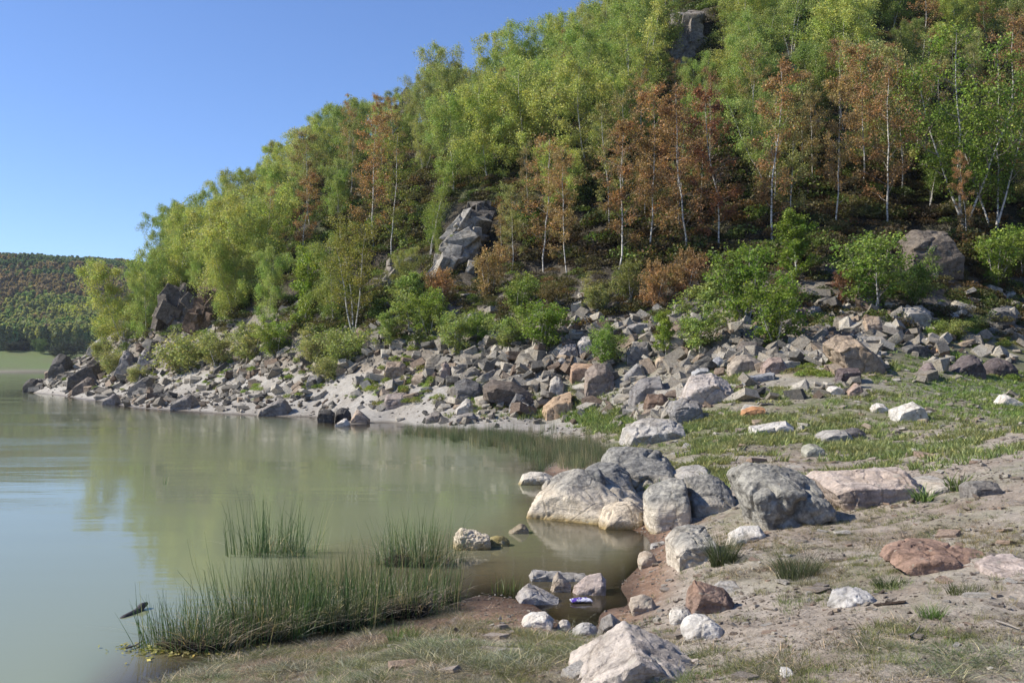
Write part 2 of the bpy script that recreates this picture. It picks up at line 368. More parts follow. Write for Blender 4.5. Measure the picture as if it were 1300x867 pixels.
tr = N.n('ShaderNodeBsdfTransparent'); N.l(N.mix(N.math('MINIMUM', dep, 1), (.95, .9, .78), (.5, .5, .3)), tr.inputs[0])
b1 = N.n('ShaderNodeMixShader'); N.l(op, b1.inputs[0]); N.l(tr.outputs[0], b1.inputs[1]); N.l(df.outputs[0], b1.inputs[2])
gl = N.n('ShaderNodeBsdfGlossy'); gl.inputs['Roughness'].default_value = .04; N.l(bp, gl.inputs['Normal'])
fr = N.n('ShaderNodeFresnel'); fr.inputs[0].default_value = 1.33
b2 = N.n('ShaderNodeMixShader'); N.l(fr.outputs[0], b2.inputs[0]); N.l(b1.outputs[0], b2.inputs[1]); N.l(gl.outputs[0], b2.inputs[2])
N.l(b2.outputs[0], N.out.inputs[0]); M_WATER = N.m
wt = np.concatenate([np.linspace(-math.pi * .75, -.62, 20, endpoint=False), np.linspace(-.62, .3, 260)])
wd = np.concatenate([np.geomspace(.8, 40, 240, endpoint=False), np.geomspace(40, 380, 90)])
A, B = np.meshgrid(wt, wd, indexing='ij'); X, Y = np.sin(A) * B, np.cos(A) * B
idx = np.arange(X.size).reshape(X.shape)
F = np.stack([idx[:-1, :-1], idx[1:, :-1], idx[1:, 1:], idx[:-1, 1:]], -1).reshape(-1, 4)
zd = -H(X.ravel(), Y.ravel())
keep = (zd[F] > -.25).any(1)
V = np.stack([X.ravel(), Y.ravel(), np.zeros(X.size)], -1)
me = mk_mesh('water', V, F[keep], M_WATER); vattr(me, 'depth', np.clip(zd, 0, 3))
o = add('water', me); o['kind'] = 'structure'

# ------------------------------------------------------------------ rocks
_ico = {}
def ico(l):
    if l not in _ico:
        bm = bmesh.new(); bmesh.ops.create_icosphere(bm, subdivisions=l, radius=1)
        _ico[l] = (np.array([v.co[:] for v in bm.verts]), np.array([[v.index for v in f.verts] for f in bm.faces])); bm.free()
    return _ico[l]
def polyrock(half, planes, level, p=30, rough=.05, freq=2.5, seed=0, crack=.0, fine=.012):
    """a rock: soft intersection of half spaces (normal, offset) about the origin, roughened by noise"""
    D, F = ico(level); half = np.asarray(half, float)
    D = D * half; D = D / np.linalg.norm(D, axis=1)[:, None]
    Nn = np.array([q[0] for q in planes], float); dd = np.array([q[1] for q in planes], float)
    ln = np.linalg.norm(Nn, axis=1); Nn /= ln[:, None]
    S = np.maximum(D @ Nn.T / dd, 0)
    m = S.max(1, keepdims=True); r = 1 / (m[:, 0] * ((S / m) ** p).sum(1) ** (1 / p))
    P = D * r[:, None]; s = float(half.mean())
    q = P / s * freq * .5 + seed * 7.13
    n = fbm(q, 5, .55); 
    k = 1 + rough * n * 2.4
    if crack:
        g = fbm(P / s * .8 + seed * 3.7, 3); k = k - crack * np.exp(-(g / .035) ** 2)
    if level >= 5:
        L = fbm(P / s * .9 + seed * 1.9, 3) * 3 + P[:, 2] / s * 1.2; k = k + .05 * (np.abs((L * 1.7) % 1 - .5) - .25) + .03 * (1 - 2 * np.abs(perlin(P / s * 4 + seed)))
        k = k - .03 * ss(.25, .5, perlin(P / s * 6.5 + seed * 2))
    k = k + fine * perlin(P / s * 14 + seed)
    return P * k[:, None], F
def random_planes(rs, half, n=9, box=.9):
    pl = []
    for ax in range(3):
        for sg in (-1, 1):
            v = np.zeros(3); v[ax] = sg; v += rs.normal(0, .22, 3); pl.append((v / np.linalg.norm(v), half[ax] * rs.uniform(.75, 1)))
    for i in range(n):
        v = rs.normal(size=3); v /= np.linalg.norm(v); sup = np.sqrt(((v * half) ** 2).sum()); pl.append((v, sup * rs.uniform(.72, .98)))
    return pl
def hull2(P):
    P = sorted(set(map(tuple, P)))
    def half(pts):
        h = []
        for q in pts:
            while len(h) >= 2 and (h[-1][0] - h[-2][0]) * (q[1] - h[-2][1]) - (h[-1][1] - h[-2][1]) * (q[0] - h[-2][0]) <= 0: h.pop()
            h.append(q)
        return h
    a = half(P); b = half(P[::-1]); return a[:-1] + b[:-1]
_hero_rocks = []; TOLABEL = []
def shaped_rock(name, label, cat, pts, col, depth=None, p=26, rough=.045, freq=2.5, crack=.03, level=4, mat=None, seed=1, dist=None, front=-.25, yaw=0, group=None, sink=.18, extra=None, chips=3):
    """a boulder with the outline the photograph shows, resting on the ground at its own distance"""
    p0 = p
    pts = np.array(pts, float); h0 = pts[:, 1].max(); cx = pts[:, 0].mean(); cxb = (pts[:, 0].min() + pts[:, 0].max()) / 2
    if dist is None: dist = hit(cxb, h0)[1]
    wpx = np.ptp(pts[:, 0]) * dist / FPX; hpx = np.ptp(pts[:, 1]) * dist / FPX
    D = depth or .75 * wpx
    dc = dist + D * .42
    a, b = ray(pts[:, 0], pts[:, 1]); X = a * dc; Z = CAMH + b * dc
    zb = Z.min(); low = Z < zb + .2 * np.ptp(Z); Z = np.where(low, Z - sink * hpx - .03, Z)
    P2 = hull2(np.stack([X, Z], 1).tolist()); P2 = np.array(P2)
    c2 = np.array([(P2[:, 0].min() + P2[:, 0].max()) / 2, P2[:, 1].min() * .55 + P2[:, 1].max() * .45])
    rs = np.random.RandomState(seed * 13 + 5); hx, hz = np.ptp(P2[:, 0]) / 2, np.ptp(P2[:, 1]) / 2; zb = P2[:, 1].min()
    soft = 0 if p0 >= 24 else 1 if p0 >= 18 else 2 if p0 >= 16 else 4
    O = np.stack([X, Z], 1); bm = bmesh.new(); gs = 1 + .018 * soft
    for yo, sx, sz in (((-.5, .86, .74), (.0, 1., 1.), (.5, .85, .93)) if soft < 2 else ((-.5, .78, .70), (-.28, .95, .93), (.1, 1., 1.), (.5, .8, .9))):
        tw = rs.normal(0, .04, 2)
        for q in O:
            x_ = (q[0] - c2[0]) * sx * gs * rs.uniform(.9, 1.04) + tw[0] * hx; z_ = (q[1] - zb) * (sz + tw[1] if q[1] > c2[1] else 1) * gs * rs.uniform(.96, 1.02) + zb - c2[1]
            bm.verts.new((x_, yo * D * rs.uniform(.85, 1.1), z_))
    bmesh.ops.convex_hull(bm, input=bm.verts)
    bmesh.ops.delete(bm, geom=[v for v in bm.verts if not v.link_faces], context='VERTS')
    bmesh.ops.dissolve_limit(bm, angle_limit=R(13 if soft > 1 else 21), verts=bm.verts, edges=bm.edges)
    S0 = min(hx, hz, D / 2); bmesh.ops.bevel(bm, geom=bm.edges[:], offset=S0 * (.07 if soft else .035), segments=1, affect='EDGES', profile=.6, clamp_overlap=True)
    bmesh.ops.triangulate(bm, faces=bm.faces)
    big = max(hx, hz); tgt = big / (7, 12, 22, 34)[min(max(level, 3), 6) - 3]
    for it in range(6):
        E = [e for e in bm.edges if e.calc_length() > tgt * 1.4]
        if not E or len(bm.verts) > 16000: break
        bmesh.ops.subdivide_edges(bm, edges=E, cuts=1); bmesh.ops.triangulate(bm, faces=bm.faces)
        if it in (1, 2) : bmesh.ops.beautify_fill(bm, faces=bm.faces, edges=bm.edges)
    for it in range(soft * (2 if level > 4 else 1)): bmesh.ops.smooth_vert(bm, verts=bm.verts, factor=.5, use_axis_x=True, use_axis_y=True, use_axis_z=True)
    bm.normal_update(); P = np.array([v.co[:] for v in bm.verts]); Nv = np.array([v.normal[:] for v in bm.verts]); g_ = (hx + hz) / 2
    wv = np.stack([fbm(P / g_ * .9 + seed * 3.1 + 9 * i, 3) for i in range(3)], 1) * g_ * (.08 if soft > 1 else .05)
    dsp = fbm(P / g_ * freq + seed, 5, .55) * rough * (.85 if soft > 1 else .6)
    Lr = fbm(P / g_ * .8 + seed * 1.9, 3) * 2.5 + (P[:, 2] * .9 + P[:, 0] * .35) / g_
    dsp += .022 * np.clip(np.abs((Lr * 1.9) % 1 - .5) * 2 - .5, -.35, .35)
    if crack: gg = fbm(P / g_ * .7 + seed * 3.7, 3); dsp -= crack * 1.2 * np.exp(-(gg / .045) ** 2) * 1.5
    if level >= 5: dsp -= .012 * ss(.2, .5, perlin(P / g_ * 7 + seed * 2)); dsp += .012 * perlin(P / g_ * 16)
    P = P + wv + Nv * (dsp * g_)[:, None]; FF = np.array([[v.index for v in f.verts] for f in bm.faces]); bm.free()
    me = mk_mesh(name, P, FF, mat or M_ROCK, True, 26 if soft < 2 else 60)
    o = add(name, me, None, (c2[0], dc, c2[1]), (0, 0, yaw), color=col, label=label, category=cat, group=group)
    _hero_rocks.append((c2[0], dc, max(hx, D / 2))); return o
LG, MG, DG = (.36, .34, .31), (.23, .215, .195), (.11, .103, .095)
BE, WH, OR, BR, PU = (.40, .34, .27), (.58, .55, .50), (.42, .25, .14), (.20, .145, .105), (.12, .095, .095)
PK = (.42, .35, .31)
def rk(x0, y0, x1, y1, shape='block', tilt=0):
    """corner points of common rock outlines inside a pixel box"""
    w, h = x1 - x0, y1 - y0
    S = {'block': [(0, 1), (0, .35), (.12, .05), (.75, 0), (1, .25), (.97, 1)],
         'slab': [(0, .9), (.06, .45), (.35, .05), (.8, 0), (1, .5), (.92, 1), (.2, 1)],
         'wedge': [(0, 1), (.1, .7), (.62, 0), (.8, .08), (1, .75), (.95, 1)],
         'wedgel': [(0, .95), (.05, .6), (.3, .02), (.45, 0), (1, .7), (.95, 1)],
         'round': [(.06, 1), (0, .55), (.14, .2), (.42, 0), (.72, .06), (.95, .4), (1, .75), (.92, 1)],
         'point': [(0, 1), (.3, .1), (.42, 0), (.62, .15), (1, .85), (.9, 1)],
         'tall': [(.05, 1), (0, .3), (.3, 0), (.75, .02), (1, .5), (.9, 1)]}[shape]
    return [(x0 + u * w, y0 + v * h) for u, v in S]
# -- the group of large shore boulders by the cove
CB = 'large boulders at the edge of the cove'
shaped_rock('boulder', 'long pale sloping boulder running down into the cove water, lowest of the shore cluster', 'boulder',
            [(674, 634), (676, 690), (832, 690), (833, 660), (820, 640), (795, 628), (765, 613), (735, 600), (714, 603), (692, 614)], (1.1, 1.06, 1), 1.7, 18, .075, 3.2, .05, 6, M_ROCKW, 3, dist=17.7, yaw=-.5, group=CB)
shaped_rock('boulder', 'knobbly pale boulder lobe below the dark boulder, touching the cove water', 'boulder',
            [(756, 664), (764, 648), (778, 642), (800, 642), (814, 652), (820, 678), (790, 674)], (1.15, 1.08, .98), 1.2, 10, .08, 3, .05, 5, M_ROCKW, 11, dist=17.0, group=CB)
shaped_rock('boulder', 'tall dark grey rounded boulder at the back of the shore cluster, highest of it', 'boulder',
            [(762, 620), (763, 584), (772, 569), (800, 567), (835, 572), (848, 582), (862, 606), (858, 640), (780, 640)], (.95, .94, .92), 2.2, 20, .06, 2.6, .06, 6, M_ROCKW, 7, dist=20.2, group=CB)
shaped_rock('boulder', 'dark grey boulder shoulder in front of the tallest shore boulder', 'boulder',
            [(728, 612), (733, 597), (757, 588), (780, 590), (800, 600), (818, 634), (800, 642), (760, 640), (735, 625)], (.9, .9, .9), 1.4, 16, .06, 2.6, .05, 5, M_ROCKW, 17, dist=18.9, group=CB)
shaped_rock('boulder', 'small grey rock knob on the upper left shoulder of the shore cluster', 'boulder',
            [(736, 603), (745, 594), (760, 593), (768, 604), (762, 615), (742, 613)], (.9, .9, .9), .6, 10, .06, 2.6, .03, 4, M_ROCKW, 27, dist=18.4, sink=.5, group=CB)
shaped_rock('boulder', 'rounded grey boulder with pale stained foot at the water, left of the orange lichen', 'boulder',
            [(820, 670), (819, 630), (828, 618), (850, 610), (869, 607), (873, 625), (873, 655), (860, 681), (835, 680)], (1.12, 1.1, 1.06), 1.1, 16, .05, 2.8, .03, 5, M_ROCKW, 9, dist=16.2, group=CB)
shaped_rock('boulder', 'grey boulder split by a pale fracture, in the middle of the shore cluster', 'boulder',
            [(868, 668), (867, 622), (872, 606), (900, 603), (916, 606), (930, 622), (945, 668), (900, 672)], (.95, .93, .9), 1.3, 24, .05, 2.8, .06, 5, M_ROCKW, 14, dist=16.5, group=CB)
shaped_rock('boulder', 'big blocky dark grey boulder with hollowed front, at the right end of the shore cluster', 'boulder',
            [(927, 604), (945, 593), (980, 593), (1010, 600), (1035, 615), (1052, 638), (1053, 656), (1015, 664), (958, 670), (938, 640)], (1.05, 1.03, .98), 1.5, 20, .06, 2.6, .06, 6, M_ROCKW, 21, group=CB)
shaped_rock('boulder', 'low grey rock lying behind the tallest shore boulder', 'boulder', rk(850, 591, 906, 612, 'slab'), LG, .9, 18, dist=20, seed=4)
shaped_rock('boulder', 'squarish grey block with pale cracked front standing at the end of the cove', 'boulder',
            [(846, 714), (848, 686), (860, 672), (880, 667), (907, 668), (912, 690), (908, 714), (880, 718)], (1.05, 1.03, 1), .9, 40, .05, 3, .06, 5, M_ROCKW, 5)
shaped_rock('rock', 'broken white rock pieces at the foot of the big blocky boulder', 'rock', rk(922, 668, 976, 688, 'slab'), WH, .4, seed=6)
shaped_rock('rock', 'flat grey stone lying in the shallow end of the cove', 'rock', rk(825, 687, 848, 694, 'slab'), LG, .2, seed=8, level=3)
shaped_rock('rock', 'small pale rounded stone at the muddy cove edge beside the square block', 'rock', rk(810, 700, 834, 720, 'round'), BE, .25, 12, seed=12)
shaped_rock('flat_boulder', 'long flat pink topped slab boulder with a shaded undercut, right of the boulder cluster', 'boulder',
            [(1031, 608), (1045, 599), (1090, 596), (1145, 597), (1167, 611), (1160, 632), (1130, 643), (1062, 643), (1045, 634)], (.44, .37, .32), 1.5, 40, .035, 2.5, .03, 5, None, 31)
shaped_rock('flat_boulder', 'low pale grey slab between the pink slab and the leafy weeds', 'boulder', rk(1160, 605, 1213, 628, 'slab'), LG, .9, 30, seed=32)
shaped_rock('rock', 'dark grey flat rock at the far end of the slab row by the weeds', 'rock', rk(1224, 609, 1270, 630, 'block'), MG, .5, 30, seed=33)
# -- in the water
shaped_rock('rock', 'grey and white rock in the water off the shore boulders', 'rock', [(654, 613), (660, 602), (672, 598), (690, 599), (704, 606), (700, 614), (675, 616)], (1.1, 1.1, 1.1), .55, 24, .05, 3, .04, 4, M_ROCKW, 41)
shaped_rock('rock', 'lumpy pale rock with yellow algae rim standing in the open cove water', 'rock', [(577, 694), (577, 680), (588, 672), (605, 675), (622, 681), (624, 694), (600, 698)], (1.2, 1.15, 1.05), .35, 10, .14, 4, .05, 5, M_ROCKW, 42)
shaped_rock('rock', 'small mossy yellow green stone beside the lumpy cove rock', 'rock', rk(618, 681, 647, 694, 'round'), (.28, .24, .11), .25, 10, .1, seed=43)
shaped_rock('rock', 'small brown rock alone in the cove with its wet foot', 'rock', rk(645, 664, 673, 678, 'wedge'), (.24, .2, .14), .25, 20, .1, seed=44)
# -- foreground shore stones
shaped_rock('boulder', 'wide pale pinkish rock with sloping ridge, nearest the bottom of the bank', 'boulder',
            [(706, 866), (716, 849), (756, 822), (775, 804), (801, 795), (836, 808), (850, 820), (884, 836), (880, 856), (800, 858), (740, 868)], (.44, .39, .34), .95, 34, .05, 3, .03, 5, None, 51, sink=.3)
shaped_rock('rock', 'angular slab with rusty dark front face, propped on the mud', 'rock',
            [(865, 774), (873, 747), (881, 736), (897, 745), (922, 747), (932, 760), (930, 777), (885, 779)], (.24, .17, .135), .4, 45, .035, 3, .02, 5, None, 52)
shaped_rock('rock', 'thin flat grey stone lying behind the rusty angular slab', 'rock', rk(905, 741, 947, 752, 'slab'), LG, .4, 30, seed=53)
shaped_rock('rock', 'pale angular stone on the mud right of the puddle', 'rock', [(797, 770), (800, 760), (815, 755), (828, 758), (833, 770), (822, 779), (802, 776)], BE, .25, 30, seed=54)
shaped_rock('rock', 'small white pitted stone left of the other white pitted stone', 'rock', rk(849, 772, 879, 791, 'round'), WH, .25, 14, .09, 4, seed=55)
shaped_rock('rock', 'larger white pitted stone near the rusty angular slab', 'rock', rk(865, 785, 917, 811, 'round'), WH, .4, 14, .09, 4, seed=56)
shaped_rock('rock', 'long thin grey rock lying behind the two leaning stones', 'rock', [(669, 731), (671, 723), (700, 726), (748, 729), (750, 738), (700, 737), (675, 736)], LG, .22, 30, seed=57)
shaped_rock('rock', 'pointed pale stone leaning on the long thin rock', 'rock', [(696, 748), (702, 732), (708, 725), (716, 731), (726, 741), (724, 750), (705, 752)], BE, .22, 40, .03, seed=58, dist=12.3)
shaped_rock('rock', 'pale wedge stone with brown side beside the pointed stone', 'rock', [(725, 752), (729, 741), (745, 729), (765, 726), (771, 733), (770, 750), (745, 756)], PK, .35, 40, .03, seed=59, dist=12.15)
shaped_rock('rock', 'grey slab with flat sloping top at the puddle edge', 'rock', [(655, 758), (660, 748), (670, 743), (690, 750), (713, 760), (712, 767), (680, 767)], (.34, .32, .30), .35, 45, .025, seed=60)
shaped_rock('rock', 'flat whitish stone half sunk in red soil below the grey slab', 'rock', rk(657, 778, 704, 797, 'slab'), WH, .35, 22, seed=61)
shaped_rock('rock', 'little white stone at the lower rim of the puddle', 'rock', rk(707, 787, 725, 801, 'round'), WH, .14, 16, seed=62, level=3)
shaped_rock('rock', 'white knobbly stone left of the grey pointed stone', 'rock', rk(727, 793, 759, 808, 'round'), (.5, .48, .44), .2, 14, .09, seed=63)
shaped_rock('rock', 'grey pointed stone right behind the wide pinkish rock', 'rock', [(755, 803), (762, 788), (776, 781), (786, 788), (798, 796), (796, 806)], (.27, .25, .225), .25, 36, seed=64)
shaped_rock('rock', 'reddish earthy rock mound with hollow underside on the right bank', 'rock', [(1122, 712), (1135, 698), (1165, 689), (1215, 690), (1249, 702), (1246, 722), (1180, 726)], (.30, .20, .15), .9, 22, .08, 3, .05, 5, None, 65)
shaped_rock('rock', 'small pale upright stone at the end of the reddish mound', 'rock', rk(1225, 694, 1246, 722, 'tall'), BE, .2, 36, seed=66, dist=11.2)
shaped_rock('rock', 'pale pink flat rock at the right edge beside the reddish mound', 'rock', rk(1244, 709, 1325, 730, 'slab'), PK, .6, 22, seed=67)
shaped_rock('rock', 'white and dark mottled low rock in the dry grass of the right bank', 'rock', [(1053, 765), (1062, 754), (1085, 749), (1104, 753), (1112, 764), (1100, 769), (1070, 768)], (.5, .48, .45), .35, 14, .1, 4, .05, 4, None, 68)
shaped_rock('rock', 'small white stone alone near the bottom of the bank', 'rock', rk(991, 849, 1009, 859, 'block'), WH, .12, 30, seed=69, level=3)
# -- meadow
shaped_rock('boulder', 'large tan boulder with overhanging dark side on the green slope', 'boulder',
            [(1043, 436), (1062, 427), (1080, 426), (1090, 434), (1112, 452), (1123, 466), (1115, 474), (1070, 474), (1052, 455)], (.34, .27, .20), 1.9, 34, .04, 2.5, .03, 5, None, 71)
shaped_rock('rock', 'dark purplish square block below the large tan boulder', 'rock', [(1058, 484), (1064, 467), (1091, 466), (1093, 486), (1070, 487)], PU, .7, 45, .02, seed=72)
shaped_rock('rock', 'upright tan slab standing on edge behind the tan boulder', 'rock', [(1101, 430), (1096, 404), (1104, 400), (1116, 402), (1119, 412), (1112, 431)], (.40, .32, .25), .6, 40, seed=73)
shaped_rock('rock', 'beige humped rock above the flat grey slab', 'rock', [(920, 474), (922, 464), (935, 453), (950, 451), (967, 460), (965, 475)], BE, .9, 34, seed=74)
shaped_rock('rock', 'brownish rock between the beige hump and the tan boulder', 'rock', rk(965, 452, 1000, 475, 'slab'), (.34, .26, .22), .8, 30, seed=75)
shaped_rock('rock', 'thin flat blue grey slab lying in the grass under the beige hump', 'rock', [(940, 486), (943, 476), (984, 471), (986, 477), (975, 486)], (.25, .26, .28), .6, 45, .02, seed=76)
shaped_rock('boulder', 'broad pale rock sheet sloping down to the grey veined rock', 'boulder', [(860, 505), (878, 482), (905, 477), (930, 487), (934, 500), (910, 514), (880, 515)], (.40, .36, .33), 1.9, 34, .05, 3, .04, 5, None, 77)
shaped_rock('rock', 'grey veined rock below the broad pale sheet', 'rock', [(847, 520), (853, 508), (870, 503), (888, 508), (897, 530), (885, 538), (858, 535)], (.27, .26, .25), 1., 28, .05, 3, .04, 5, None, 78)
shaped_rock('flat_boulder', 'long pale layered slab at the upper edge of the cove grass', 'boulder', [(783, 558), (790, 545), (815, 533), (850, 533), (868, 540), (866, 555), (830, 563)], (.40, .38, .35), 1.6, 30, .05, 3.5, .04, 5, None, 79)
shaped_rock('rock', 'flat bright orange stone in the meadow', 'rock', [(936, 528), (942, 520), (958, 515), (972, 517), (970, 526), (950, 529)], (.46, .25, .13), .5, 34, seed=80)
shaped_rock('rock', 'white broken rock in the meadow below the orange stone', 'rock', rk(948, 533, 1010, 551, 'slab'), WH, .8, 30, seed=81)
shaped_rock('rock', 'bright white four sided slab lying in the meadow', 'rock', [(1128, 531), (1132, 518), (1160, 508), (1168, 509), (1180, 530), (1160, 535)], (.60, .57, .51), .9, 45, .02, seed=82)
shaped_rock('rock', 'white knobbly stone left of the bright four sided slab', 'rock', rk(1105, 511, 1128, 524, 'round'), WH, .4, 24, seed=83)
shaped_rock('rock', 'low pale rock with dark stone at its end in the meadow', 'rock', rk(1033, 545, 1080, 562, 'slab'), LG, .8, 26, seed=84)
shaped_rock('rock', 'dark round stone resting on the low pale meadow rock', 'rock', rk(1068, 543, 1100, 558, 'round'), (.14, .13, .13), .5, 20, seed=85)
shaped_rock('rock', 'pale lichened stone behind the boulder cluster in sparse grass', 'rock', rk(1016, 563, 1047, 580, 'round'), (.38, .37, .30), .4, 22, seed=86)
shaped_rock('rock', 'two toned stone with dark top and pale foot in the green grass', 'rock', rk(1161, 460, 1190, 481, 'wedge'), (.22, .18, .17), .7, 34, seed=87)
shaped_rock('rock', 'dark pointed rock left of the dark round boulder in the grass', 'rock', rk(1203, 450, 1250, 478, 'wedge'), (.13, .11, .11), 1., 30, seed=88)
shaped_rock('rock', 'dark round boulder in the grass near the right edge', 'rock', rk(1247, 456, 1288, 478, 'round'), (.12, .10, .10), 1., 16, seed=89)
shaped_rock('rock', 'white angular rock near the right edge of the meadow', 'rock', rk(1261, 500, 1297, 516, 'wedgel'), WH, .6, 30, seed=90)
shaped_rock('rock', 'white capped stone above the orange tan stone', 'rock', rk(1171, 428, 1192, 440, 'wedgel'), WH, .6, 30, seed=91)
shaped_rock('rock', 'orange tan lump at the head of the green slope', 'rock', rk(1181, 439, 1205, 453, 'round'), (.40, .26, .16), .6, 24, seed=92)
shaped_rock('rock', 'pale squared block on the rock heap under the right bushes', 'rock', rk(1142, 388, 1182, 414, 'block'), LG, 1., 36, seed=93)
shaped_rock('rock', 'dark low rock with pale shards near the right edge of the slope', 'rock', rk(1246, 389, 1288, 409, 'slab'), MG, 1.2, 34, seed=94)
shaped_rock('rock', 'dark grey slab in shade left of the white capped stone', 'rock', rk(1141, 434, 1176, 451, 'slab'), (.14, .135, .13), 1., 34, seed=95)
shaped_rock('rock', 'rounded grey rock left of the upright tan slab', 'rock', rk(1024, 388, 1047, 405, 'round'), MG, .8, 20, seed=96)
shaped_rock('rock', 'small white rock just above the purplish block foot', 'rock', rk(1050, 490, 1072, 501, 'round'), WH, .4, 24, seed=97)
shaped_rock('rock', 'brown and white stone below the purplish block', 'rock', rk(1071, 485, 1097, 503, 'wedge'), (.32, .24, .2), .5, 30, seed=98)
# -- scree
shaped_rock('rock', 'orange fronted cube of rock in the rubble bank', 'rock', [(722, 484), (722, 463), (728, 459), (752, 459), (757, 466), (750, 480)], (.42, .29, .20), 1.1, 45, .03, seed=101)
shaped_rock('boulder', 'big brown and grey block touching the orange fronted cube', 'boulder', [(738, 500), (742, 472), (755, 461), (770, 463), (781, 478), (780, 500), (760, 503)], (.26, .215, .18), 1.3, 34, .04, seed=102)
shaped_rock('rock', 'grey wedge pointing left on the rubble right of the big block', 'rock', rk(788, 459, 822, 484, 'wedge'), (.30, .29, .28), 1.1, 38, seed=103)
shaped_rock('boulder', 'tan orange boulder at the grassy foot of the rubble bank', 'boulder', [(689, 527), (690, 515), (705, 503), (727, 498), (730, 512), (728, 526), (708, 530)], (.44, .32, .21), 1.2, 34, .04, seed=104)
shaped_rock('rock', 'dark pyramid shaped rock left of the tan orange boulder', 'rock', [(643, 524), (645, 510), (655, 497), (664, 500), (673, 516), (670, 526)], (.17, .165, .16), 1., 40, seed=105)
shaped_rock('boulder', 'long dark brown rock ridge above the dark pyramid', 'boulder', [(613, 508), (612, 490), (625, 482), (650, 485), (680, 503), (685, 518), (650, 514)], (.15, .125, .105), 1.6, 34, .05, seed=106)
shaped_rock('boulder', 'dark squarish boulder above the pale shore slab', 'boulder', [(576, 509), (576, 484), (590, 479), (608, 485), (616, 500), (612, 512), (590, 512)], (.15, .145, .14), 1.3, 26, .06, seed=107)
shaped_rock('rock', 'pointed pinkish rock on top of the rubble left of the dark boulder', 'rock', rk(554, 461, 580, 484, 'point'), (.33, .26, .22), .9, 38, seed=108)
shaped_rock('rock', 'tan sharp edged block at the upper left of the rubble', 'rock', rk(487, 459, 516, 481, 'block'), (.36, .28, .21), 1., 38, seed=109)
shaped_rock('rock', 'pale grey block lying on the silt beach below the rubble', 'rock', rk(488, 499, 521, 517, 'block'), (.32, .27, .24), .9, 36, seed=110)
shaped_rock('rock', 'white slab standing on the beach left of the dark squarish boulder', 'rock', rk(577, 505, 604, 525, 'wedge'), (.46, .43, .38), .8, 36, seed=111)
shaped_rock('rock', 'roundish white spotted boulder above the tan orange boulder', 'rock', rk(695, 479, 717, 501, 'round'), (.46, .43, .38), .8, 18, seed=112)
shaped_rock('rock', 'tilted grey slab behind the orange fronted cube', 'rock', rk(708, 438, 737, 460, 'slab'), (.30, .27, .25), 1., 38, seed=113)
shaped_rock('rock', 'pale upright rock with narrow top beside the green bush', 'rock', rk(734, 425, 755, 455, 'tall'), (.42, .40, .38), .8, 30, seed=114)
shaped_rock('rock', 'grey slab resting low left of the orange fronted cube', 'rock', rk(695, 453, 724, 473, 'wedge'), (.30, .29, .28), .9, 38, seed=115)
shaped_rock('rock', 'dark rock with pale left face right of the small round bush', 'rock', rk(790, 434, 829, 460, 'slab'), (.20, .19, .18), 1.2, 30, seed=116)
shaped_rock('rock', 'layered grey slab at the waterline of the silt beach', 'rock', rk(577, 523, 608, 537, 'slab'), (.25, .235, .22), .9, 34, seed=117)
shaped_rock('rock', 'dark layered slab left of the other waterline slab', 'rock', rk(539, 522, 564, 537, 'slab'), (.22, .2, .18), .8, 34, seed=118)
shaped_rock('rock', 'pale brown wedge at the water beside the two dark stones', 'rock', rk(444, 520, 470, 537, 'wedgel'), (.38, .31, .25), .6, 38, seed=119)
shaped_rock('rock', 'dark wet stone at the waterline, left one of two', 'rock', rk(402, 519, 425, 537, 'block'), (.08, .075, .07), .6, 26, seed=120)
shaped_rock('rock', 'dark wet stone at the waterline, right one of two', 'rock', rk(424, 517, 446, 535, 'round'), (.09, .085, .08), .6, 26, seed=121)
shaped_rock('rock', 'white stone at the water in front of the dark wet stones', 'rock', rk(424, 531, 444, 541, 'wedge'), WH, .5, 26, seed=122)
shaped_rock('rock', 'brown rock tucked behind the grey veined rock', 'rock', rk(816, 501, 850, 528, 'block'), (.16, .115, .09), 1., 34, seed=123)
shaped_rock('boulder', 'dark rock spread at the left of the brown tucked rock', 'boulder', rk(796, 474, 848, 515, 'slab'), (.21, .2, .195), 1.5, 26, .07, seed=124)
shaped_rock('rock', 'beige oval stone above the dark spread rock', 'rock', rk(830, 452, 849, 466, 'round'), (.44, .36, .27), .6, 18, seed=125)
shaped_rock('rock', 'smooth blue grey oval stone above the broad pale sheet', 'rock', rk(904, 454, 924, 466, 'round'), (.36, .37, .39), .6, 14, seed=126)
shaped_rock('rock', 'flat light grey slab left of the blue grey oval stone', 'rock', rk(876, 467, 905, 479, 'slab'), (.36, .36, .36), .8, 34, seed=127)
shaped_rock('rock', 'grey flat slab propped left of the large tan boulder', 'rock', rk(1024, 443, 1051, 462, 'wedge'), (.31, .31, .31), .8, 38, seed=128)
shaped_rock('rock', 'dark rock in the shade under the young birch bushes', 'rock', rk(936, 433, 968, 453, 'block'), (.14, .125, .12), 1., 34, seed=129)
shaped_rock('rock', 'flat slab high in the rubble below the rust bushes', 'rock', rk(788, 408, 836, 424, 'slab'), (.30, .28, .26), 1.4, 36, seed=130)
shaped_rock('boulder', 'dark rock at the very tip of the point standing in the water', 'boulder', rk(31, 481, 53, 497, 'round'), (.10, .095, .09), 1.6, 20, seed=131, dist=98)
shaped_rock('boulder', 'dark humped boulder at the far tip above the water', 'boulder', rk(64, 450, 92, 480, 'round'), (.11, .105, .10), 2.2, 24, seed=132, dist=98)
shaped_rock('boulder', 'largest dark boulder on the rocky point', 'boulder', rk(88, 456, 137, 489, 'wedge'), (.11, .10, .095), 3, 24, .06, seed=133, dist=88)
shaped_rock('boulder', 'grey pyramid boulder on top of the rocky point', 'boulder', rk(112, 427, 139, 448, 'wedge'), (.30, .285, .265), 2, 34, seed=134, dist=99)
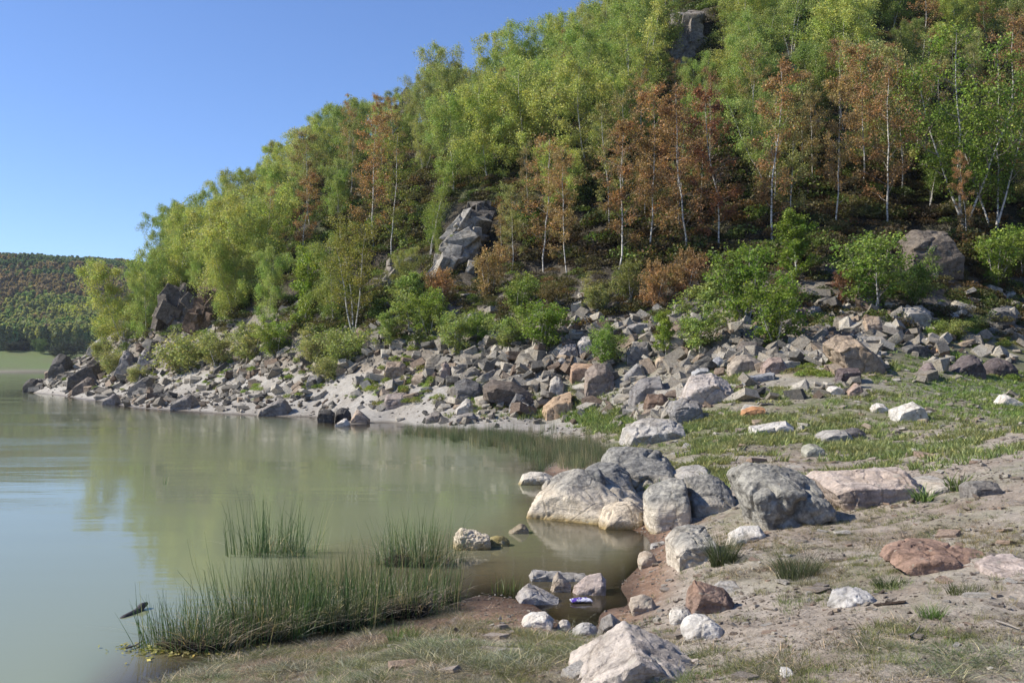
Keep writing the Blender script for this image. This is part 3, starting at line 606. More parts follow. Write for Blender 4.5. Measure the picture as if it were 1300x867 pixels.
shaped_rock('boulder', 'brownish flat boulder below the largest dark boulder', 'boulder', rk(92, 478, 122, 498, 'wedge'), (.19, .16, .135), 1.6, 34, seed=135)
shaped_rock('rock', 'small pale rock at the waterline of the point', 'rock', rk(130, 499, 152, 514, 'wedge'), (.30, .27, .25), 1., 36, seed=136)
shaped_rock('boulder', 'grey wedge boulder at the water below the yellow green shrubs', 'boulder', rk(217, 499, 251, 520, 'wedge'), (.27, .25, .23), 1.6, 34, seed=137)
shaped_rock('boulder', 'dark oval boulder on the shingle of the point', 'boulder', rk(164, 478, 198, 499, 'wedge'), (.20, .19, .175), 1.7, 28, seed=138)
shaped_rock('boulder', 'half drowned brown grey boulder at the middle of the far shore', 'boulder', rk(326, 505, 372, 528, 'wedge'), (.24, .22, .2), 1.3, 24, seed=139)
shaped_rock('rock', 'grey upright block alone on the silt above the far shore', 'rock', rk(389, 476, 411, 492, 'block'), (.22, .215, .21), .9, 30, seed=140)
shaped_rock('boulder', 'ragged grey boulder left of the low shrubs on the point', 'boulder', rk(147, 445, 177, 472, 'point'), (.30, .28, .26), 1.8, 36, seed=141)
shaped_rock('boulder', 'ragged grey boulder just under the low shrubs on the point', 'boulder', rk(172, 442, 201, 466, 'point'), (.32, .30, .28), 1.8, 36, seed=142)
def hull_stone(name, seed, half, n, mat, cuts):
    rs = np.random.RandomState(seed); bm = bmesh.new()
    for i in range(n):
        c = np.array([[-1, 1][i & 1], [-1, 1][(i >> 1) & 1], [-1, 1][(i >> 2) & 1]]) * rs.uniform(.6, 1, 3) if i < 8 else rs.normal(size=3)
        if i >= 8: c = c / np.linalg.norm(c) * rs.uniform(.8, 1.15)
        bm.verts.new((c * half).tolist())
    g = bmesh.ops.convex_hull(bm, input=bm.verts)
    bmesh.ops.delete(bm, geom=[v for v in bm.verts if not v.link_faces], context='VERTS')
    bmesh.ops.dissolve_limit(bm, angle_limit=R(14), verts=bm.verts, edges=bm.edges)
    if cuts: bmesh.ops.bevel(bm, geom=bm.edges[:], offset=.055, segments=1, affect='EDGES', profile=.6)
    bmesh.ops.triangulate(bm, faces=bm.faces)
    if cuts:
        bmesh.ops.subdivide_edges(bm, edges=[e for e in bm.edges if e.calc_length() > .3], cuts=cuts, use_grid_fill=True)
        bmesh.ops.triangulate(bm, faces=bm.faces)
        P = np.array([v.co[:] for v in bm.verts]); q = .05 * fbm(P * 2.2 + seed, 3)[:, None] * P / (np.linalg.norm(P, axis=1)[:, None] + .1)
        for v, d in zip(bm.verts, q): v.co += Vector(d * 2)
    me = bpy.data.meshes.new(name); bm.to_mesh(me); bm.free(); me.materials.append(mat)
    me.polygons.foreach_set('use_smooth', np.full(len(me.polygons), True)); me.set_sharp_from_angle(angle=R(24)); return me
def outcrop(label, box, col, depth, seed, n=11, tilt=.35, dist=None, lean=.2):
    """a crag: tilted angular blocks grown together into one body"""
    x0, y0, x1, y1 = box; rs = np.random.RandomState(seed); p = hit((x0 + x1) / 2, y1, False); d = dist or p[1]; dc = d + depth * .4
    A0 = at(x0, y1, dc); A1 = at(x1, y0, dc); w, h = A1[0] - A0[0], A1[2] - A0[2]; c = np.array([(A0[0] + A1[0]) / 2, dc, A0[2]])
    VV, FF, m = [], [], 0; bases = [hull_stone('block', seed * 7 + q, np.array([1, .8, .8]), 12, M_ROCK, 2) for q in range(4)]
    for q in range(n):
        b = bases[q % 4]; V = np.empty(len(b.vertices) * 3); b.vertices.foreach_get('co', V); V = V.reshape(-1, 3); F = np.array([t.vertices[:] for t in b.polygons])
        u = (q + .5) / n; hh = h * rs.uniform(.14, .42); ww = w * rs.uniform(.1, .27); zz = rs.uniform(-.05, .82) * h; xx = rs.uniform(-.36, .36) * w * (1 - .35 * zz / h) + lean * (zz - h / 2) * .5
        V = V * [ww, depth * rs.uniform(.25, .45), hh]; e = Euler((rs.normal(0, .2), tilt + rs.normal(0, .22), rs.uniform(-.5, .5))).to_matrix(); V = V @ np.array(e).T + [xx, (zz / h - .3) * depth * .6 + rs.uniform(-.15, .15) * depth, zz]
        VV.append(V); FF.append(F + m); m += len(V)
    for b in bases: bpy.data.meshes.remove(b)
    V = np.concatenate(VV); V = V + (.10 * h * .3) * np.stack([fbm(V * .8 + 3 * q + seed, 4) for q in range(3)], 1)
    add('rock_outcrop', mk_mesh('rock_outcrop', V, np.concatenate(FF), M_CRAG, True, 22), None, tuple(c), color=col, label=label, category='rock outcrop'); _hero_rocks.append((c[0], dc, w / 2))
M_CRAG = rock_mat('crag_rock', 'object', fine=.8, contrast=1.4)
outcrop('dark rock cliff above the rocky point under the leftmost birches', (198, 354, 256, 416), (.15, .13, .11), 4, 151, 30)
outcrop('brown shaded rock ledge right of the dark cliff above the point', (246, 352, 302, 408), (.14, .10, .075), 4, 152, 28)
outcrop('tall pale streaked rock wedge in the middle of the wooded slope', (560, 268, 618, 342), (.31, .295, .265), 4, 153, 38, .5, lean=.6)
outcrop('dark overhanging rock cap above the pale streaked wedge', (584, 252, 640, 290), (.13, .12, .11), 3.5, 154, 22, .2, dist=66)
outcrop('small split outcrop left below the pale streaked wedge', (478, 318, 532, 362), (.24, .22, .2), 2.5, 155, 20, .5)
outcrop('dark broken crag with pale shards high on the slope near the top', (844, 12, 894, 82), (.24, .22, .2), 4, 157, 28, .4)
outcrop('small shaded crag peeking between the birches on the skyline ridge', (503, 112, 532, 152), (.18, .16, .14), 3, 158, 16)
outcrop('small dark crag halfway up between the rust trees', (984, 84, 1012, 120), (.15, .14, .13), 3, 159, 16)
shaped_rock('rock_outcrop', 'broad brown rock face behind the bushes at the right of the slope', 'rock outcrop', [(1136, 345), (1138, 306), (1156, 290), (1198, 294), (1212, 330), (1210, 348)], (.17, .145, .12), 3.5, 45, .06, 3, .05, 5, None, 156)
# -- shared shapes for the countable stones of the rubble
ROCKV = []
for s in range(14):
    rs = np.random.RandomState(200 + s); half = np.array([1, rs.uniform(.6, .95), rs.uniform(.35, .8)])
    ROCKV.append(hull_stone('rubble_stone_shape', 200 + s, half, 13, M_ROCK, 2))
rs = np.random.RandomState(77)
GREYS = [((.27, .245, .205), 'mid grey'), ((.39, .36, .305), 'pale grey'), ((.12, .115, .105), 'dark grey'), ((.31, .25, .19), 'tan'), ((.19, .145, .11), 'brown'), ((.45, .42, .36), 'whitish')]
REG = [ # px range, py range, count, size px range, where, group
    ((440, 560), (420, 490), 26, (10, 22), 'in the rubble between the silt beach and the left green bushes'),
    ((560, 700), (440, 520), 44, (10, 30), 'in the rubble around the dark squarish boulder'),
    ((690, 860), (415, 515), 44, (10, 32), 'in the rubble around the orange fronted cube'),
    ((860, 1040), (405, 480), 36, (10, 30), 'in the rubble under the young birch bushes'),
    ((1020, 1300), (375, 440), 40, (10, 26), 'on the rock heap at the foot of the dark right slope'),
    ((50, 210), (440, 512), 34, (9, 22), 'piled on the rocky point'),
    ((200, 420), (455, 524), 20, (7, 14), 'on the shingle of the far shore'),
    ((880, 1300), (500, 640), 24, (7, 20), 'lying in the thin grass of the meadow'),
    ((800, 1300), (690, 867), 12, (5, 10), 'on the bare soil of the near bank'),
    ((560, 860), (745, 840), 10, (5, 11), 'around the muddy puddle')]
for (xa, xb), (ya, yb), n, (sa, sb), where in REG:
    k = 0; tries = 0
    while k < n and tries < n * 12:
        tries += 1
        px, py = rs.uniform(xa, xb), rs.uniform(ya, yb); p = hit(px, py, False)
        if p[2] < .03: continue
        s = rs.uniform(sa, sb) ** 1. * (1.25 if rs.rand() < .15 else 1) / 2 * p[1] / FPX
        if any((p[0] - q[0]) ** 2 + (p[1] - q[1]) ** 2 < (q[2] * .75 + s * .3) ** 2 for q in _hero_rocks): continue
        ci = rs.choice(6, p=[.3, .24, .2, .1, .08, .08]); col, cn = GREYS[ci]
        if 'point' in where and rs.rand() < .4: ci = 2; col, cn = GREYS[2]
        if 'meadow' in where or 'bank' in where or 'puddle' in where: col, cn = GREYS[rs.choice([1, 5, 3])]
        col = np.array(col) * rs.uniform(.88, 1.1)
        if yb > 640: where_n = 'small %s stone %s' % (cn, where)
        else: where_n = '%s angular stone %s' % (cn, where)
        add('stone', ROCKV[rs.randint(14)], None, (p[0], p[1], p[2] + s * .22), (rs.uniform(-.5, .5), rs.uniform(-.5, .5), rs.uniform(0, 6.3)), (s, s, s * rs.uniform(.6, 1.0)),
            col, label='stone', category='stone')
        TOLABEL.append((COL.objects[-1], ('small ' if s * FPX / p[1] < 6.5 else 'large ' if s * FPX / p[1] > 12 else '') + cn + ' stone', px, py - s * FPX / p[1] * .5, None))
        _hero_rocks.append((p[0], p[1], s)); k += 1

# ------------------------------------------------------------------ scattered stuff (geometry nodes on points)
def scatter(name, P, rot, scale, tint, meshes, label=None, ids=None):
    col = bpy.data.collections.new(name + '_shapes')
    for i, m in enumerate(meshes):
        o = bpy.data.objects.new('%s_shape' % name, m); col.objects.link(o)
    n = len(P); me = bpy.data.meshes.new(name); me.vertices.add(n); me.vertices.foreach_set('co', np.asarray(P, np.float32).ravel())
    vattr(me, 'rot', rot); vattr(me, 'sc', scale); 
    vattr(me, 'tint', np.concatenate([tint, np.ones((n, 1))], 1))
    a = me.attributes.new('pick', 'INT', 'POINT'); a.data.foreach_set('value', (np.random.RandomState(n).randint(0, len(meshes), n) if ids is None else ids).astype(np.int32))
    g = bpy.data.node_groups.new(name, 'GeometryNodeTree')
    g.interface.new_socket('Geometry', in_out='INPUT', socket_type='NodeSocketGeometry'); g.interface.new_socket('Geometry', in_out='OUTPUT', socket_type='NodeSocketGeometry')
    nn = g.nodes.new; gi, go = nn('NodeGroupInput'), nn('NodeGroupOutput')
    ci = nn('GeometryNodeCollectionInfo'); ci.inputs[0].default_value = col; ci.inputs['Separate Children'].default_value = True; ci.inputs['Reset Children'].default_value = True
    ip = nn('GeometryNodeInstanceOnPoints')
    def na(nm, ty): q = nn('GeometryNodeInputNamedAttribute'); q.data_type = ty; q.inputs[0].default_value = nm; return q.outputs[0]
    L = g.links.new
    er = nn('FunctionNodeEulerToRotation')
    L(na('rot', 'FLOAT_VECTOR'), er.inputs[0]); L(er.outputs[0], ip.inputs['Rotation'])
    L(gi.outputs[0], ip.inputs['Points']); L(ci.outputs[0], ip.inputs['Instance']); ip.inputs['Pick Instance'].default_value = True
    L(na('pick', 'INT'), ip.inputs['Instance Index']); L(na('sc', 'FLOAT_VECTOR'), ip.inputs['Scale'])
    L(ip.outputs[0], go.inputs[0])
    o = add(name, me); md = o.modifiers.new('scatter', 'NODES'); md.node_group = g
    o['kind'] = 'stuff'
    if label: o['label'] = label; o['category'] = name.replace('_', ' ')
    return o
def sample(n, dmin, dmax, tmin=-.5, tmax=.5, seed=0):
    """points spread over the land in front, thinner with distance"""
    rs = np.random.RandomState(seed); t = rs.uniform(tmin, tmax, n); d = np.exp(rs.uniform(math.log(dmin), math.log(dmax), n))
    x, y = np.sin(t) * d, np.cos(t) * d; z = H(x, y); px, py = proj(x, y, z); return rs, x, y, z, px, py
# rubble: the uncountable small pieces
RUB = []
for s in range(8):
    r_ = np.random.RandomState(300 + s); half = np.array([1, r_.uniform(.6, .95), r_.uniform(.3, .75)])
    RUB.append(hull_stone('rubble_shape', 300 + s, half, 11, M_ROCKI, 0))
r_, x, y, z, px, py = sample(130000, 34, 118, -.52, .56, 5)
nn_ = fbm2(x, y, .25, 3, 40.)
nl_ = fbm2(x, y, .09, 2, 44.)
dens = ss(.25, 1.0, z) * ss(7.5, 4.2, z + nn_ * 1.5) * (.10 + np.where(px > 560, .46, .6) * ss(-.2, .25, nn_ + nl_ * .5))
dens *= np.where((px > 870) & (z < 2.8), .10, 1) * np.where((px > 1120) & (z < 4.6), .25, 1)
sl0 = np.interp(px, [250, 350, 500, 580, 660], [1.5, 2.6, 2.5, 1.7, 1.0]); silt = ss(250, 330, px) * ss(660, 600, px) * ss(0, -.45, z + nn_ * .6 - sl0)
dens *= (1 - .93 * silt); dens += .10 * ss(.02, .2, z) * ss(7, 4, z) * (px < 700)
dens += .12 * (px < 430) * ss(.0, .1, z) * (z < 1)
k = r_.rand(len(x)) < dens
k &= np.array(z > -.05)
x, y, z = x[k], y[k], z[k]; n = len(x)
s = .05 * np.exp(r_.normal(0, .9, n)) * (1 + .6 * ss(0, .3, fbm2(x, y, .15, 2, 47.))) * np.sqrt(np.hypot(x, y) / 50) * 1.5; s = np.clip(s, .03, .45) * np.where((px[k] > 250) & (px[k] < 640) & (z < .9), .6, 1)
pal = np.array([c for c, _ in GREYS]); tint = pal[r_.choice(6, n, p=[.32, .26, .16, .09, .07, .10])] * r_.uniform(.85, 1.15, (n, 1))
scatter('rubble', np.stack([x, y, z + s * .3], 1), r_.uniform(-.7, .7, (n, 3)) * [1, 1, 9], np.stack([s * r_.uniform(.8, 1.4, n), s, s * r_.uniform(.6, 1.1, n)], 1), tint, RUB, 'small broken grey stones covering the foot of the slope')
# gravel on the near bank and meadow
r_, x, y, z, px, py = sample(70000, 4, 40, -.45, .55, 6)
nn_ = fbm2(x, y, .8, 3, 50.)
k = (z > -.02) & (r_.rand(len(x)) < .25 + .7 * ss(-.1, .3, nn_)) & ~((px < 560) & (np.hypot(x, y) < 14) & (r_.rand(len(x)) < .8))
x, y, z = x[k], y[k], z[k]; n = len(x)
s = np.clip(.0065 * np.exp(r_.normal(0, .6, n)) * (np.hypot(x, y) / 9) ** .85, .003, .12)
tint = np.array([(.32, .27, .22), (.42, .38, .33), (.22, .18, .15), (.5, .47, .42)])[r_.choice(4, n, p=[.4, .3, .2, .1])]
scatter('gravel', np.stack([x, y, z + s * .2], 1), r_.uniform(-.7, .7, (n, 3)) * [1, 1, 9], np.stack([s * r_.uniform(.8, 1.5, n), s, s * .7], 1), tint, RUB, 'small pebbles and chips scattered on bare soil')

r_, x, y, z, px, py = sample(9000, 5, 42, -.12, .55, 31)
k = (z > .1) & (r_.rand(len(x)) < .25 + .6 * ss(0, .3, fbm2(x, y, .5, 3, 52.))); x, y, z = x[k], y[k], z[k]; n = len(x)
s = np.clip(.018 * np.exp(r_.normal(0, .65, n)) * (np.hypot(x, y) / 9) ** .8, .01, .22)
tint = np.array([(.42, .36, .30), (.50, .47, .42), (.30, .26, .22), (.40, .30, .23)])[r_.choice(4, n)]
scatter('flat_pebbles', np.stack([x, y, z + s * .08], 1), r_.uniform(-.25, .25, (n, 3)) * [1, 1, 25], np.stack([s * r_.uniform(.8, 1.6, n), s, s * r_.uniform(.25, .6, n)], 1), tint, RUB, 'flat pale stones half sunk in the bank and meadow soil')
# ------------------------------------------------------------------ air between here and the far hill
N = NT('haze'); pv = N.n('ShaderNodeVolumePrincipled'); pv.inputs['Color'].default_value = (.80, .88, 1, 1); pv.inputs['Density'].default_value = .0001; pv.inputs['Anisotropy'].default_value = .2
N.l(pv.outputs[0], N.out.inputs['Volume'])
ztop = float(GZ.max()) + 16; zbot = float(GZ.min()) - 1; hx = 2700
V = np.array([(a, b, c) for a in (-hx, hx) for b in (-hx, hx) for c in (zbot, ztop)], float)
F = np.array([(0, 1, 3, 2), (4, 6, 7, 5), (0, 4, 5, 1), (2, 3, 7, 6), (0, 2, 6, 4), (1, 5, 7, 3)])
o = add('haze', mk_mesh('haze', V, F, N.m, False)); o['kind'] = 'stuff'
# ------------------------------------------------------------------ plants
def tube(P, rad, sides=5):
    P = np.asarray(P, float); k = len(P); T = np.gradient(P, axis=0); T /= np.linalg.norm(T, axis=1)[:, None] + 1e-9
    ref = np.array([0., 0, 1]) if abs(T[:, 2]).mean() < .8 else np.array([1., 0, 0])
    U = np.cross(T, ref); U /= np.linalg.norm(U, axis=1)[:, None] + 1e-9; W_ = np.cross(T, U)
    a = np.arange(sides) * 2 * math.pi / sides
    V = (P[:, None] + (U[:, None] * np.cos(a)[None, :, None] + W_[:, None] * np.sin(a)[None, :, None]) * np.asarray(rad)[:, None, None]).reshape(-1, 3)
    i = np.arange(k - 1)[:, None] * sides; j = np.arange(sides)[None]; j2 = (j + 1) % sides
    F = np.stack([i + j, i + j2, i + sides + j2, i + sides + j], -1).reshape(-1, 4)
    return V, F
class Acc:
    def __init__(s): s.V = []; s.F = []; s.n = 0
    def add(s, V, F): s.V.append(V); s.F.append(F + s.n); s.n += len(V)
    def mesh(s, name, mat, smooth=True): return mk_mesh(name, np.concatenate(s.V), np.concatenate(s.F), mat, smooth)
def leafquads(rs, Cn, size, flat=0., ratio=.7):
    n = len(Cn); a = rs.normal(size=(n, 3)); a[:, 2] -= flat; a /= np.linalg.norm(a, axis=1)[:, None]
    b = np.cross(a, rs.normal(size=(n, 3))); b /= np.linalg.norm(b, axis=1)[:, None] + 1e-9
    s = (size * rs.uniform(.6, 1.35, n))[:, None]
    V = np.stack([Cn - a * s * .5, Cn + b * s * ratio * .5 , Cn + a * s * .5, Cn - b * s * ratio * .5], 1).reshape(-1, 3)
    return V, np.arange(4 * n).reshape(-1, 4)
def plant(seed, Ht, Wd, h0=.15, limbs=24, twigs=8, leaves=7000, leaf=.13, droop=.35, stems=1, up=.9, bare=0., r0=None, prof=(.45, .6), spread=.16, lean=.05, hang=.0):
    """-> trunk mesh, twig mesh, crown mesh"""
    rs = np.random.RandomState(seed); TR, TW, LF = Acc(), Acc(), []
    r0 = r0 or .012 * Ht + .01; per = leaves / (stems * limbs * twigs)
    for st in range(stems):
        a0 = rs.uniform(0, 6.28); sa = 0 if stems == 1 else rs.uniform(.1, .38)
        hh = Ht * (1 if st == 0 else rs.uniform(.65, .98)); u = np.linspace(0, 1, 9)
        lx, ly = math.cos(a0) * sa, math.sin(a0) * sa
        wob = np.cumsum(rs.normal(0, .009, (9, 2)), 0) * hh; wob -= wob[:1]
        TP = np.stack([(lx * u + rs.uniform(-lean, lean) * u * u) * hh + wob[:, 0] + lx * .2, ly * u * hh + wob[:, 1], u * hh - .15], 1)
        V, F = tube(TP, r0 * (1 - .88 * u) * (1 if stems == 1 else .7), 6); TR.add(V, F)
        for i in range(limbs):
            t = h0 + (1 - h0) * (i + rs.rand()) / limbs * .97; s_ = (t - h0) / (1 - h0)
            B0 = np.array([np.interp(t, u, TP[:, q]) for q in range(3)])
            L = Wd / 2 * (s_ + .12) ** prof[0] * (1.06 - s_) ** prof[1] * 1.65 * rs.uniform(.6, 1.2) * (1 if stems == 1 else .7)
            az = i * 2.4 + rs.uniform(-.5, .5); el = up * (1 - .35 * s_) * rs.uniform(.6, 1.2) + .25 * s_
            dv = np.array([math.cos(az) * math.cos(el), math.sin(az) * math.cos(el), math.sin(el)])
            v = np.linspace(0, 1, 5)[:, None]
            LP = B0 + dv * v * L + np.array([0, 0, -1]) * droop * L * v ** 2.2 + np.concatenate([np.zeros((1, 3)), rs.normal(0, .04 * L, (4, 3))])
            V, F = tube(LP, r0 * .38 * (1 - s_ * .6) * (1 - .8 * v[:, 0]), 4); TW.add(V, F)
            for j in range(twigs):
                w = rs.uniform(.3, 1.02); S0 = np.array([np.interp(w, v[:, 0], LP[:, q]) for q in range(3)])
                td = dv * .4 + rs.normal(0, .55, 3); td[2] += .15 - droop * .8; td /= np.linalg.norm(td); tl = (.22 * L + .16 * Wd / 3) * rs.uniform(.5, 1.2)
                E0 = S0 + td * tl + np.array([0, 0, -droop * tl * .7])
                if j % 2 == 0: V, F = tube(np.array([S0, (S0 + E0) / 2 + rs.normal(0, .03, 3), E0]), np.array([.35, .25, .1]) * r0 * .22 + .003, 3); TW.add(V, F)
                if rs.rand() < bare: continue
                m = max(1, int(per * rs.uniform(.4, 1.7))); q = rs.rand(m)[:, None]
                LF.append(S0 + (E0 - S0) * q + rs.normal(0, spread, (m, 3)) * [1, 1, .9] * (Wd / 3.5) ** .5 - np.array([0, 0, 1.]) * np.abs(rs.normal(0, hang + 1e-6, (m, 1))))
    Cn = np.concatenate(LF); V, F = leafquads(rs, Cn, leaf, .3)
    return TR.mesh('trunk', M_BARK), TW.mesh('branches', M_TWIG), mk_mesh('crown', V, F, M_LEAF, False), Ht
GREEN = [plant(s, 8, 6.4, .06, 28, 10, 24000, .105, .42, r0=.055, prof=(.35, .38), spread=.11, hang=.28) for s in (1, 2, 3)] + [plant(s, 8, 7.2, .05, 17, 10, 26000, .105, .5, stems=2, r0=.06, prof=(.35, .38), spread=.11, hang=.28) for s in (4, 5)]
RUST = [plant(s, 8, 3.4 + .35 * (s % 3), .13 + .05 * (s % 2), 22, 9, 8500, .092, .12, bare=.38, r0=.045, prof=(.45, .65), spread=.11) for s in (11, 12, 13, 14)]
SPARSE = [plant(s, 8, 4.2, .22, 16, 9, 14000, .095, .15, bare=.3, stems=3, r0=.075) for s in (21, 22)]
BUSH = [plant(s, 2.4, 2.9, .02, 9, 7, 7500, .075, .1, stems=5, bare=.15, up=1.1, r0=.03, spread=.08, prof=(.3, .5)) for s in (31, 32, 33)]
YOUNG = [plant(s, 3.2, 2.1, .03, 24, 7, 6500, .075, .05, stems=1, up=1.0, r0=.04, spread=.1, prof=(.3, .8)) for s in (41, 42)]
LOW = [plant(s, 1.2, 2.4, .02, 8, 7, 5000, .065, .1, stems=6, up=.8, r0=.02, spread=.1, prof=(.3, .4)) for s in (51, 52)]
trees_at = []
def plantat(name, cat, var, p, hgt, wid, col, label, group=None, rz=None, wood=True, rs=random.Random(5)):
    T = var[rs.randrange(len(var))]; e = add(name, None, None, (p[0], p[1], p[2] - .05), (0, 0, rs.uniform(0, 6.28) if rz is None else rz), label=label, category=cat, group=group)
    e.empty_display_size = .3
    s = hgt / T[3]; sw = s * wid; sc = (sw, sw, s)
    if wood:
        add('trunk', T[0], e, scale=sc); add('branches', T[1], e, scale=sc)
    add('crown', T[2], e, scale=sc, color=col); trees_at.append((p[0], p[1])); return e
GRN = [(.48, .51, .155), (.40, .47, .15), (.52, .52, .17), (.47, .47, .19), (.35, .41, .13)]
RST = [(.45, .26, .13), (.38, .22, .115), (.45, .30, .145), (.39, .30, .14), (.38, .36, .14)]
RED = (.33, .15, .09)
def T(px, pb, pt, kind, col, label, wid=1., cat='birch tree', name='birch_tree', group=None):
    p = hit(px, pb, False); hgt = (pb - pt) * p[1] / FPX
    if max(col) < .275 and col[1] > col[0] * .8: col = tuple(c * 1.4 for c in col)
    return plantat(name, cat, kind, p, hgt, wid, col, label, group)
# trees that stand out
T(158, 436, 328, GREEN, GRN[2], 'round yellow green tree clump at the tip of the wooded point', 1.3, 'birch tree')
T(185, 428, 322, GREEN, GRN[1], 'small green birch between the tip clump and the dark cliff', .8)
T(228, 372, 250, GREEN, GRN[0], 'leftmost tall birch on the skyline above the dark cliff', .95)
T(300, 385, 250, GREEN, GRN[2], 'full green birch leaning over the brown ledge above the point', 1.1)
T(335, 375, 235, GREEN, GRN[0], 'full green birch right of the one over the brown ledge', 1.0)
T(385, 330, 215, RUST, RST[0], 'rust leaved birch nearest the point', 1.2)
T(352, 325, 235, RUST, RST[2], 'smaller rust leaved birch left of the rust one nearest the point', 1.1)
T(388, 415, 312, YOUNG, (.22, .27, .05), 'bright young birch standing low on the slope above the far shore', 1.0)
T(300, 405, 300, GREEN, GRN[0], 'low full birch at the foot of the wood above the shore thicket', 1.0)
T(340, 412, 318, GREEN, GRN[1], 'lower green birch left of the bright young birch', .9)
T(425, 415, 300, GREEN, (.24, .27, .08), 'olive green birch right of the bright young birch', .8)
T(450, 428, 268, SPARSE, (.22, .2, .05), 'olive and rust birch low on the slope above the far shore', 1.15)
T(475, 315, 142, RUST, RST[0], 'tall rust birch column on the left half of the slope', 1.1)
T(497, 325, 170, RUST, (.2, .2, .05), 'yellowing thin birch beside the tall rust column', 1.05)
T(545, 330, 220, SPARSE, (.2, .24, .05), 'light green birch left of the pale streaked outcrop', .9)
T(575, 245, 130, GREEN, GRN[1], 'drooping green birch above the streaked outcrop, left one', 1.0)
T(620, 232, 105, GREEN, GRN[0], 'large drooping birch crown above the grassy ledge', 1.1)
T(670, 225, 80, GREEN, GRN[2], 'large drooping birch crown right of the grassy ledge', 1.1)
T(560, 165, 60, GREEN, GRN[3], 'green birch on the skyline step above the small crag', 1.0)
T(620, 140, 38, GREEN, GRN[0], 'green birch on the skyline left of the highest birches', 1.05)
T(665, 135, 32, GREEN, GRN[1], 'green birch crown on the middle skyline', 1.0)
T(725, 120, 18, GREEN, GRN[0], 'rounded green birch on the skyline where the sky meets the top edge', 1.0)
T(690, 345, 170, RUST, RST[0], 'rust birch right of the pale streaked outcrop', 1.15)
T(720, 350, 190, RUST, RST[2], 'orange brown birch in the centre of the slope', 1.0)
T(636, 338, 258, RUST, RST[2], 'short rust birch in front of the right side of the streaked outcrop', .8)
T(562, 350, 290, SPARSE, (.24, .27, .08), 'short green birch at the left foot of the streaked outcrop', .8)
T(650, 345, 235, RUST, RST[4], 'small brown birch beside the pale streaked outcrop', 1.1)
T(785, 345, 150, RUST, RST[1], 'rust birch with three thin white stems in the centre right', 1.15)
T(825, 330, 110, RUST, RST[0], 'tall rust birch with straight white trunk, right of the three stem one', 1.0)
T(870, 325, 115, RUST, RST[1], 'dark rust birch left of the reddish birch', 1.1)
T(912, 322, 105, RUST, RED, 'reddish leaved birch with bright white trunk', 1.1)
T(980, 305, 75, RUST, RST[0], 'rust birch with white forked trunk right of the reddish one', 1.1)
T(1005, 295, 110, RUST, RST[4], 'brown birch behind the forked rust birch', 1.0)
T(1060, 290, 95, RUST, RST[2], 'thin birch with straight white trunk and brown top', 1.0)
T(1095, 240, 60, RUST, RST[0], 'upper rust birch above the straight white trunk', 1.1)
T(1127, 285, 70, RUST, RST[1], 'tall brown birch with the longest white trunk', 1.1)
T(1145, 250, 60, RUST, RST[4], 'brown birch touching the big bright green birch', 1.0)
T(1225, 290, 45, SPARSE, (.19, .25, .05), 'big bright green birch with several white trunks at the right', 1.15)
T(1262, 300, 40, SPARSE, (.18, .24, .05), 'bright green birch with white trunk near the right edge', .9)
T(1180, 265, 150, SPARSE, (.17, .22, .05), 'sparse green birch left of the big bright green one', .8)
T(1285, 190, 10, RUST, RST[1], 'dark brown birch in the upper right corner', 1.1)
LM_TREES = {'the rust birch nearest the point': (385, 270), 'the tall rust birch column': (475, 225), 'the leftmost skyline birch': (228, 310), 'the pale streaked outcrop': (590, 300), 'the grassy ledge': (640, 240),
  'the dark top crag': (868, 45), 'the reddish birch': (912, 210), 'the three stemmed rust birch': (785, 240), 'the big bright green birch': (1225, 160), 'the longest white trunk': (1127, 180), 'the skyline crag': (515, 130),
  'the dark cliff over the point': (228, 385), 'the forked rust birch': (980, 190), 'the small mid slope crag': (998, 100), 'the orange brown centre birch': (720, 270), 'the middle skyline birch crown': (665, 80), 'the skyline birch by the top edge': (725, 65),
  'the brown ledge over the point': (275, 380), 'the tree clump at the tip': (160, 380), 'the broad brown rock face': (1175, 315), 'the upper right dark brown birch': (1285, 100)}
LM_STONES = {'the dark squarish boulder': (596, 495), 'the orange fronted cube': (740, 470), 'the tan orange boulder': (708, 515), 'the long dark brown ridge': (645, 500), 'the pale upright rock': (745, 440), 'the bright round bush': (686, 420),
  'the white spotted boulder': (706, 490), 'the beige humped rock': (944, 463), 'the large tan boulder': (1083, 450), 'the upright tan slab': (1107, 416), 'the broad pale rock sheet': (895, 495), 'the bright white four sided slab': (1155, 520),
  'the flat orange stone': (955, 522), 'the pink topped slab boulder': (1100, 620), 'the largest dark boulder': (112, 472), 'the grey pyramid boulder': (125, 437), 'the shore thicket': (320, 460), 'the grey upright beach block': (400, 484),
  'the tan sharp edged block': (500, 470), 'the pale beach block': (504, 508), 'the dark round boulder': (1268, 467), 'the widest green bush': (1112, 360), 'the bright sapling bush': (890, 420), 'the reddish mound': (1187, 708),
  'the mottled white rock': (1082, 760), 'the wide pinkish rock': (795, 832), 'the pointed stone': (711, 738), 'the half drowned boulder': (350, 517), 'the pale squared block': (1162, 400), 'the row of green bushes': (625, 425), 'the dark oval boulder': (181, 489),
  'the rock face under the birches': (1175, 345), 'the rusty angular slab': (898, 758), 'the left narrow sapling': (520, 400)}
